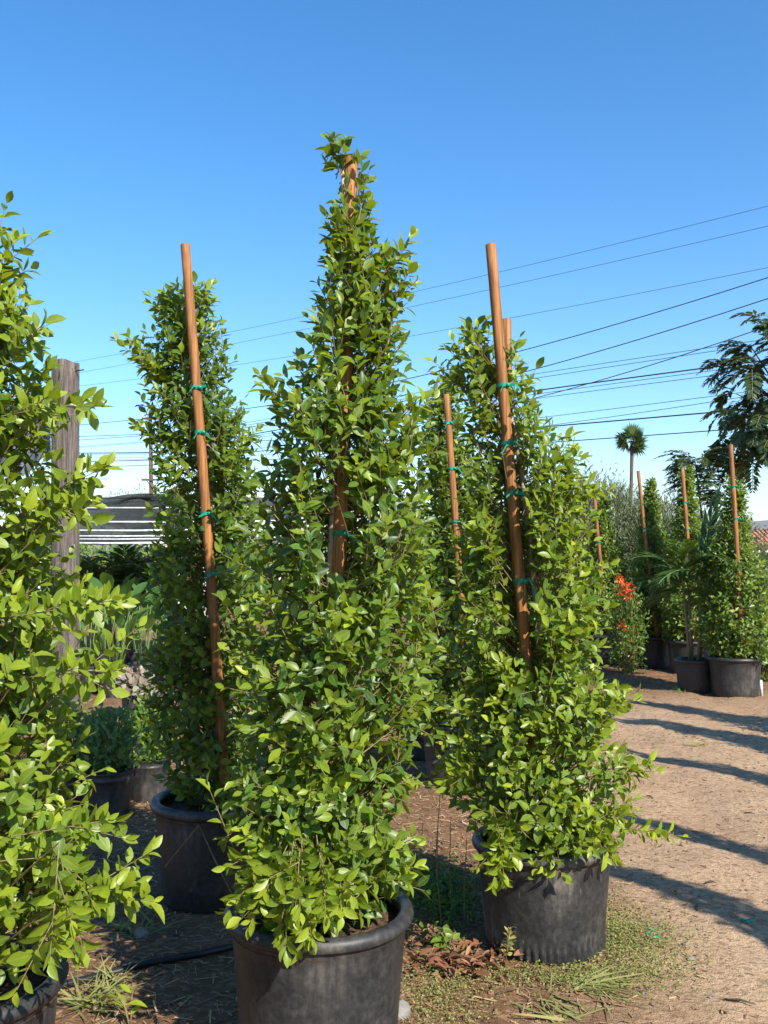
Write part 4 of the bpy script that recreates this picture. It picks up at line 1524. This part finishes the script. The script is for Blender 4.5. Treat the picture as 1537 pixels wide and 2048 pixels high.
def weeds(name, label, cat, c, spread, n, size, seed, up=.8, mat='weed', youth=.3, tm=NARROW):
    return leaf_litter(name, label, cat, c, spread, n, size, mat, seed, tm, up, youth, .015)


g0 = G(1240, 1880)
weeds('ground_cover', 'mat of tiny green weeds beside the rib-footed pot', 'weeds', g0, (.13, .20), 5200, .014, 701, .5, 'weed', .5, COARSE)
g0 = G(1120, 1950)
weeds('ground_cover', 'sparse tiny weeds in front of the rib-footed pot', 'weeds', g0, (.20, .06), 2200, .013, 702, .5, 'weed', .5, COARSE)
g0 = G(880, 1990)
weeds('ground_cover', 'sparse tiny weeds beside the scuffed pot', 'weeds', g0, (.10, .16), 2000, .013, 703, .5, 'weed', .6, COARSE)
g0 = G(880, 1790)
weeds('ground_cover', 'dark green weeds growing between the two front pots', 'weeds', g0, (.09, .20), 1300, .032, 704, .9, 'bush', .15, COARSE)


def grass_clump(label, c, n, length, seed, lie=.4, mat='weed', youth=.4, tilt=None):
    rng = np.random.default_rng(seed)
    b = Vector((c[0], c[1], float(gh(c[0], c[1]))))
    root = tag(empty('grass_clump', b), label, 'grass')
    for q in range(n):
        a = rng.uniform(0, 6.28) if tilt is None else rng.normal(tilt, .7)
        el = rng.uniform(.05, 1.2) * (1 - lie)
        L_ = length * rng.uniform(.5, 1.1)
        d = Vector((math.cos(a) * math.cos(el), math.sin(a) * math.cos(el), math.sin(el)))
        s_ = Vector((-math.sin(a), math.cos(a), rng.normal(0, .4))) * (.0030 + .002 * rng.random())
        p0 = Vector((rng.normal(0, .04), rng.normal(0, .03), .004))
        vs2, prev = [], p0
        for i in range(6):
            f = i / 5
            p = p0 + d * L_ * f + Vector((0, 0, -.35 * L_ * f * f * max(.1, math.sin(el))))
            p.z = max(p.z, .006)
            w = (1 - f) ** .6
            vs2 += [p - s_ * w, p + s_ * w]
        Vv = np.array([list(v_) for v_ in vs2])
        Qd = np.array([(2 * i, 2 * i + 1, 2 * i + 3, 2 * i + 2) for i in range(5)])
        tt = np.ones((12, 4)); tt[:, 0] = rng.random(); tt[:, 1] = min(1, max(0, rng.normal(youth, .25))); tt[:, 2] = .5
        link('blade', mesh_np('blade', Vv, [Qd], tt, M[mat]), root)


g0 = G(1160, 1975); grass_clump('flattened pale green grass stalks in front of the rib-footed pot', g0, 60, .24, 801, .78, tilt=-.2)
g0 = G(1130, 2030); grass_clump('flattened grass stalks lying towards the scuffed pot', g0, 34, .18, 802, .8, tilt=2.2)
g0 = G(185, 2000); grass_clump('sunlit yellow-green grass beside the left pot rim', g0, 70, .20, 803, .3)
g0 = G(225, 1965); grass_clump('wispy dry grass beside the black hose', g0, 40, .18, 804, .35, youth=.7)
g0 = G(270, 1850); grass_clump('shaded dry grass tuft behind the black hose', g0, 36, .22, 805, .5, youth=.6)
g0 = G(905, 1905); grass_clump('green grass tuft beside the dry leaf pile', g0, 30, .14, 806, .5, youth=.15)
g0 = G(1390, 1490); grass_clump('small dry weed on the open path', g0, 26, .10, 807, .4, youth=.8)
g0 = G(1360, 1385); grass_clump('small green weed at the foot of the cane palm pot', g0, 20, .12, 808, .2, mat='bush', youth=.3)

# broad-leaved weed and dried little weed by the right pot, thin upright stalks
def sapling(label, c, h_, n, leaf, seed, mat, youth, lean=(0, 0), name='weed_plant'):
    rng = np.random.default_rng(seed)
    b = Vector((c[0], c[1], float(gh(c[0], c[1]))))
    root = tag(empty(name, b), label, 'weed')
    for s_ in range(3):
        a = rng.uniform(0, 6.28)
        tip = Vector((lean[0] + .35 * h_ * math.cos(a), lean[1] + .35 * h_ * math.sin(a), h_ * rng.uniform(.7, 1)))
        MB().tube([(0, 0, -.01), tip * .5 + Vector((0, 0, .02)), tip], [.003, .0025, .0012], 5).build('stem', M['twig'], root)
        for q in range(n):
            f = rng.uniform(.25, 1)
            p = np.array([list(tip * f)])
            Y = rng.normal(0, 1, (1, 3)); Y[0, 2] = abs(Y[0, 2]) * .6
            link('leaf', leaf_cloud('leaf', p, Y, rng.normal(0, .4, (1, 3)) + np.array([[0, 0, 1]]), np.array([leaf * rng.uniform(.6, 1.2)]), rng.random(1), np.clip(rng.normal(youth, .2, 1), 0, 1), FIC, M[mat], rng), root)


sapling('little half-dried weed with curled leaves at the foot of the rib-footed pot', G(1010, 1925), .16, 16, .030, 811, 'weed', .75)
sapling('broad-leaved green weed between the two front pots', G(895, 1895), .10, 6, .065, 812, 'bush', .35)
sapling('yellow-leaved weed at the corner below the bright shrub', G(262, 2046), .12, 3, .07, 813, 'leaf', 1.0)
for k, (px, py, h_) in enumerate(((885, 1850, .42), (905, 1840, .45), (930, 1850, .38), (836, 1800, .35), (868, 1760, .5))):
    g0 = G(px, py)
    g0.z = float(gh(g0.x, g0.y)) - .01
    o = MB().tube([(0, 0, 0), (.01 * (k - 2), .01, h_ * .5), (.014 * (k - 2) + .01, .0, h_)], [.003, .0025, .0015], 5).build('dry_stalk', M['twig'], None, loc=g0)
    tag(o, 'thin upright dry stalk standing between the two front pots', 'stalk', 'thin upright stalks between the pots')

# bent dead twig resting against the shaded pot
tw = MB().tube([P(330, 1735, 3.02), P(398, 1650, 3.0), P(430, 1720, 2.98), P(470, 1800, 2.96)], .003, 5)
b = P(330, 1735, 3.02)
tag(tw.build('dead_twig', M['twig'], None, off=b, loc=b), 'bent dry grass stalk leaning on the shaded pot', 'twig')

# hose
hp = [G(-120, 2060), G(60, 1990), G(200, 1950), G(300, 1925), G(400, 1905), G(470, 1888), G(560, 1880), G(640, 1876)]
for q in hp: q.z = float(gh(q.x, q.y)) + .016
b = hp[0].copy()
sm = []
for i in range(len(hp) - 1):
    for f in np.linspace(0, 1, 6)[:-1]:
        sm.append(hp[i].lerp(hp[i + 1], float(f)))
sm.append(hp[-1])
tag(MB().tube(sm, .0135, 10).build('irrigation_hose', M['hose'], None, off=b, loc=b), 'black irrigation hose lying on the shaded dirt', 'hose')


def rock(label, c, r_, seed, sq=(1, .8, .75)):
    import bmesh
    bm = bmesh.new()
    bmesh.ops.create_icosphere(bm, subdivisions=3, radius=1)
    rr = random.Random(seed)
    cuts = [Vector((rr.uniform(-1, 1), rr.uniform(-1, 1), rr.uniform(-.3, 1))).normalized() for _ in range(9)]
    for v_ in bm.verts:
        for cu in cuts:
            d = v_.co.dot(cu)
            if d > .72: v_.co -= cu * (d - .72) * .85
        v_.co *= 1 + .04 * math.sin(v_.co.x * 9 + seed) * math.sin(v_.co.y * 8)
        v_.co = Vector((v_.co.x * r_ * sq[0], v_.co.y * r_ * sq[1], v_.co.z * r_ * sq[2]))
    me = bpy.data.meshes.new('stone')
    bm.to_mesh(me)
    bm.free()
    me.materials.append(M['stone'])
    z = float(gh(c[0], c[1])) + r_ * sq[2] * .55
    tag(link('stone', me, None, (c[0], c[1], z)), label, 'stone')


rock('pale grey stone lying against the scuffed black pot', G(803, 2030), .038, 1, (.85, .8, 1.0))
rock('small pale pebble on the path beside the weed mat', G(1371, 1893), .014, 2)
rock('lower small pebble at the edge of the weed mat', G(1382, 1922), .013, 3)
rock('dark stone in the shade behind the black hose', G(283, 1865), .035, 4)
for k, (px, py) in enumerate(((1400, 1800), (1430, 1655), (1310, 1560), (1460, 1740), (1500, 1600), (1290, 1990), (1420, 2000))):
    rock('tiny pebble lying on the open dirt path', G(px, py), .007 + .002 * (k % 3), 10 + k)
    bpy.data.objects[-1] if False else None


def tape_scrap(label, c, seed):
    rr = random.Random(seed)
    mb = MB()
    for k in range(3):
        a = rr.uniform(0, 6.28)
        p = Vector((0, 0, .006 + .004 * k))
        s_ = Vector((-math.sin(a), math.cos(a), .3)) * .006
        for i in range(4):
            q = p + Vector((math.cos(a) * .016, math.sin(a) * .016, rr.uniform(-.004, .009)))
            q.z = max(q.z, .004)
            mb.quad(p - s_, q - s_, q + s_, p + s_)
            p = q
            a += rr.uniform(-.8, .8)
    z = float(gh(c[0], c[1]))
    tag(mb.build('tape_scrap', M['tie'], None, loc=(c[0], c[1], z)), label, 'tape')


tape_scrap('scrap of green tie tape on the weed mat', G(1297, 1876), 4)
tape_scrap('scrap of green tie tape out on the bare path', G(1482, 1848), 6)

# white pipe stub at the path edge
g0 = G(1524, 1392)
o = MB().tube([(0, 0, -.02), (-.008, 0, .17)], .016, 12).build('pipe_stub', M['white_pipe'], None, loc=(g0.x, g0.y, 0))
tag(o, 'short white pipe stub standing beside the widest shrub pot', 'pipe')

# a few sticks on the path
for k, (px, py, L_, a) in enumerate(((1395, 1822, .07, 1.3), (1420, 1770, .05, .3), (1300, 1590, .06, 2.0), (1500, 1620, .06, -.5), (1010, 1985, .08, .4), (1480, 2010, .10, -.4))):
    g0 = G(px, py)
    g0.z = float(gh(g0.x, g0.y)) + .004
    dx, dy = math.cos(a) * L_ / 2, math.sin(a) * L_ / 2
    o = MB().tube([(-dx, -dy, 0), (0.004, .003, .006), (dx, dy, .002)], [.004, .0045, .002], 6).build('stick', M['tree_bark'], None, loc=g0)
    tag(o, 'small broken stick lying on the dirt', 'stick', 'sticks on the dirt')
for o in bpy.data.objects:
    if o.get('label') == 'tiny pebble lying on the open dirt path': o['group'] = 'pebbles on the path'

# ------------------------------------------------------------------ air
t = NT('haze_air')
t.n.remove(t.p)
pv = t.new('VolumePrincipled')
pv.inputs['Color'].default_value = (.80, .88, 1.0, 1)
pv.inputs['Density'].default_value = .00007
pv.inputs['Anisotropy'].default_value = .2
t.t.links.new(pv.outputs[0], t.out.inputs['Volume'])
hz = MB().box((0, 3900, 199), (8600, 9400, 404)).build('haze', t.m, None, smooth=False)
tag(hz, 'thin blue haze over the far hills', 'haze', kind='stuff')
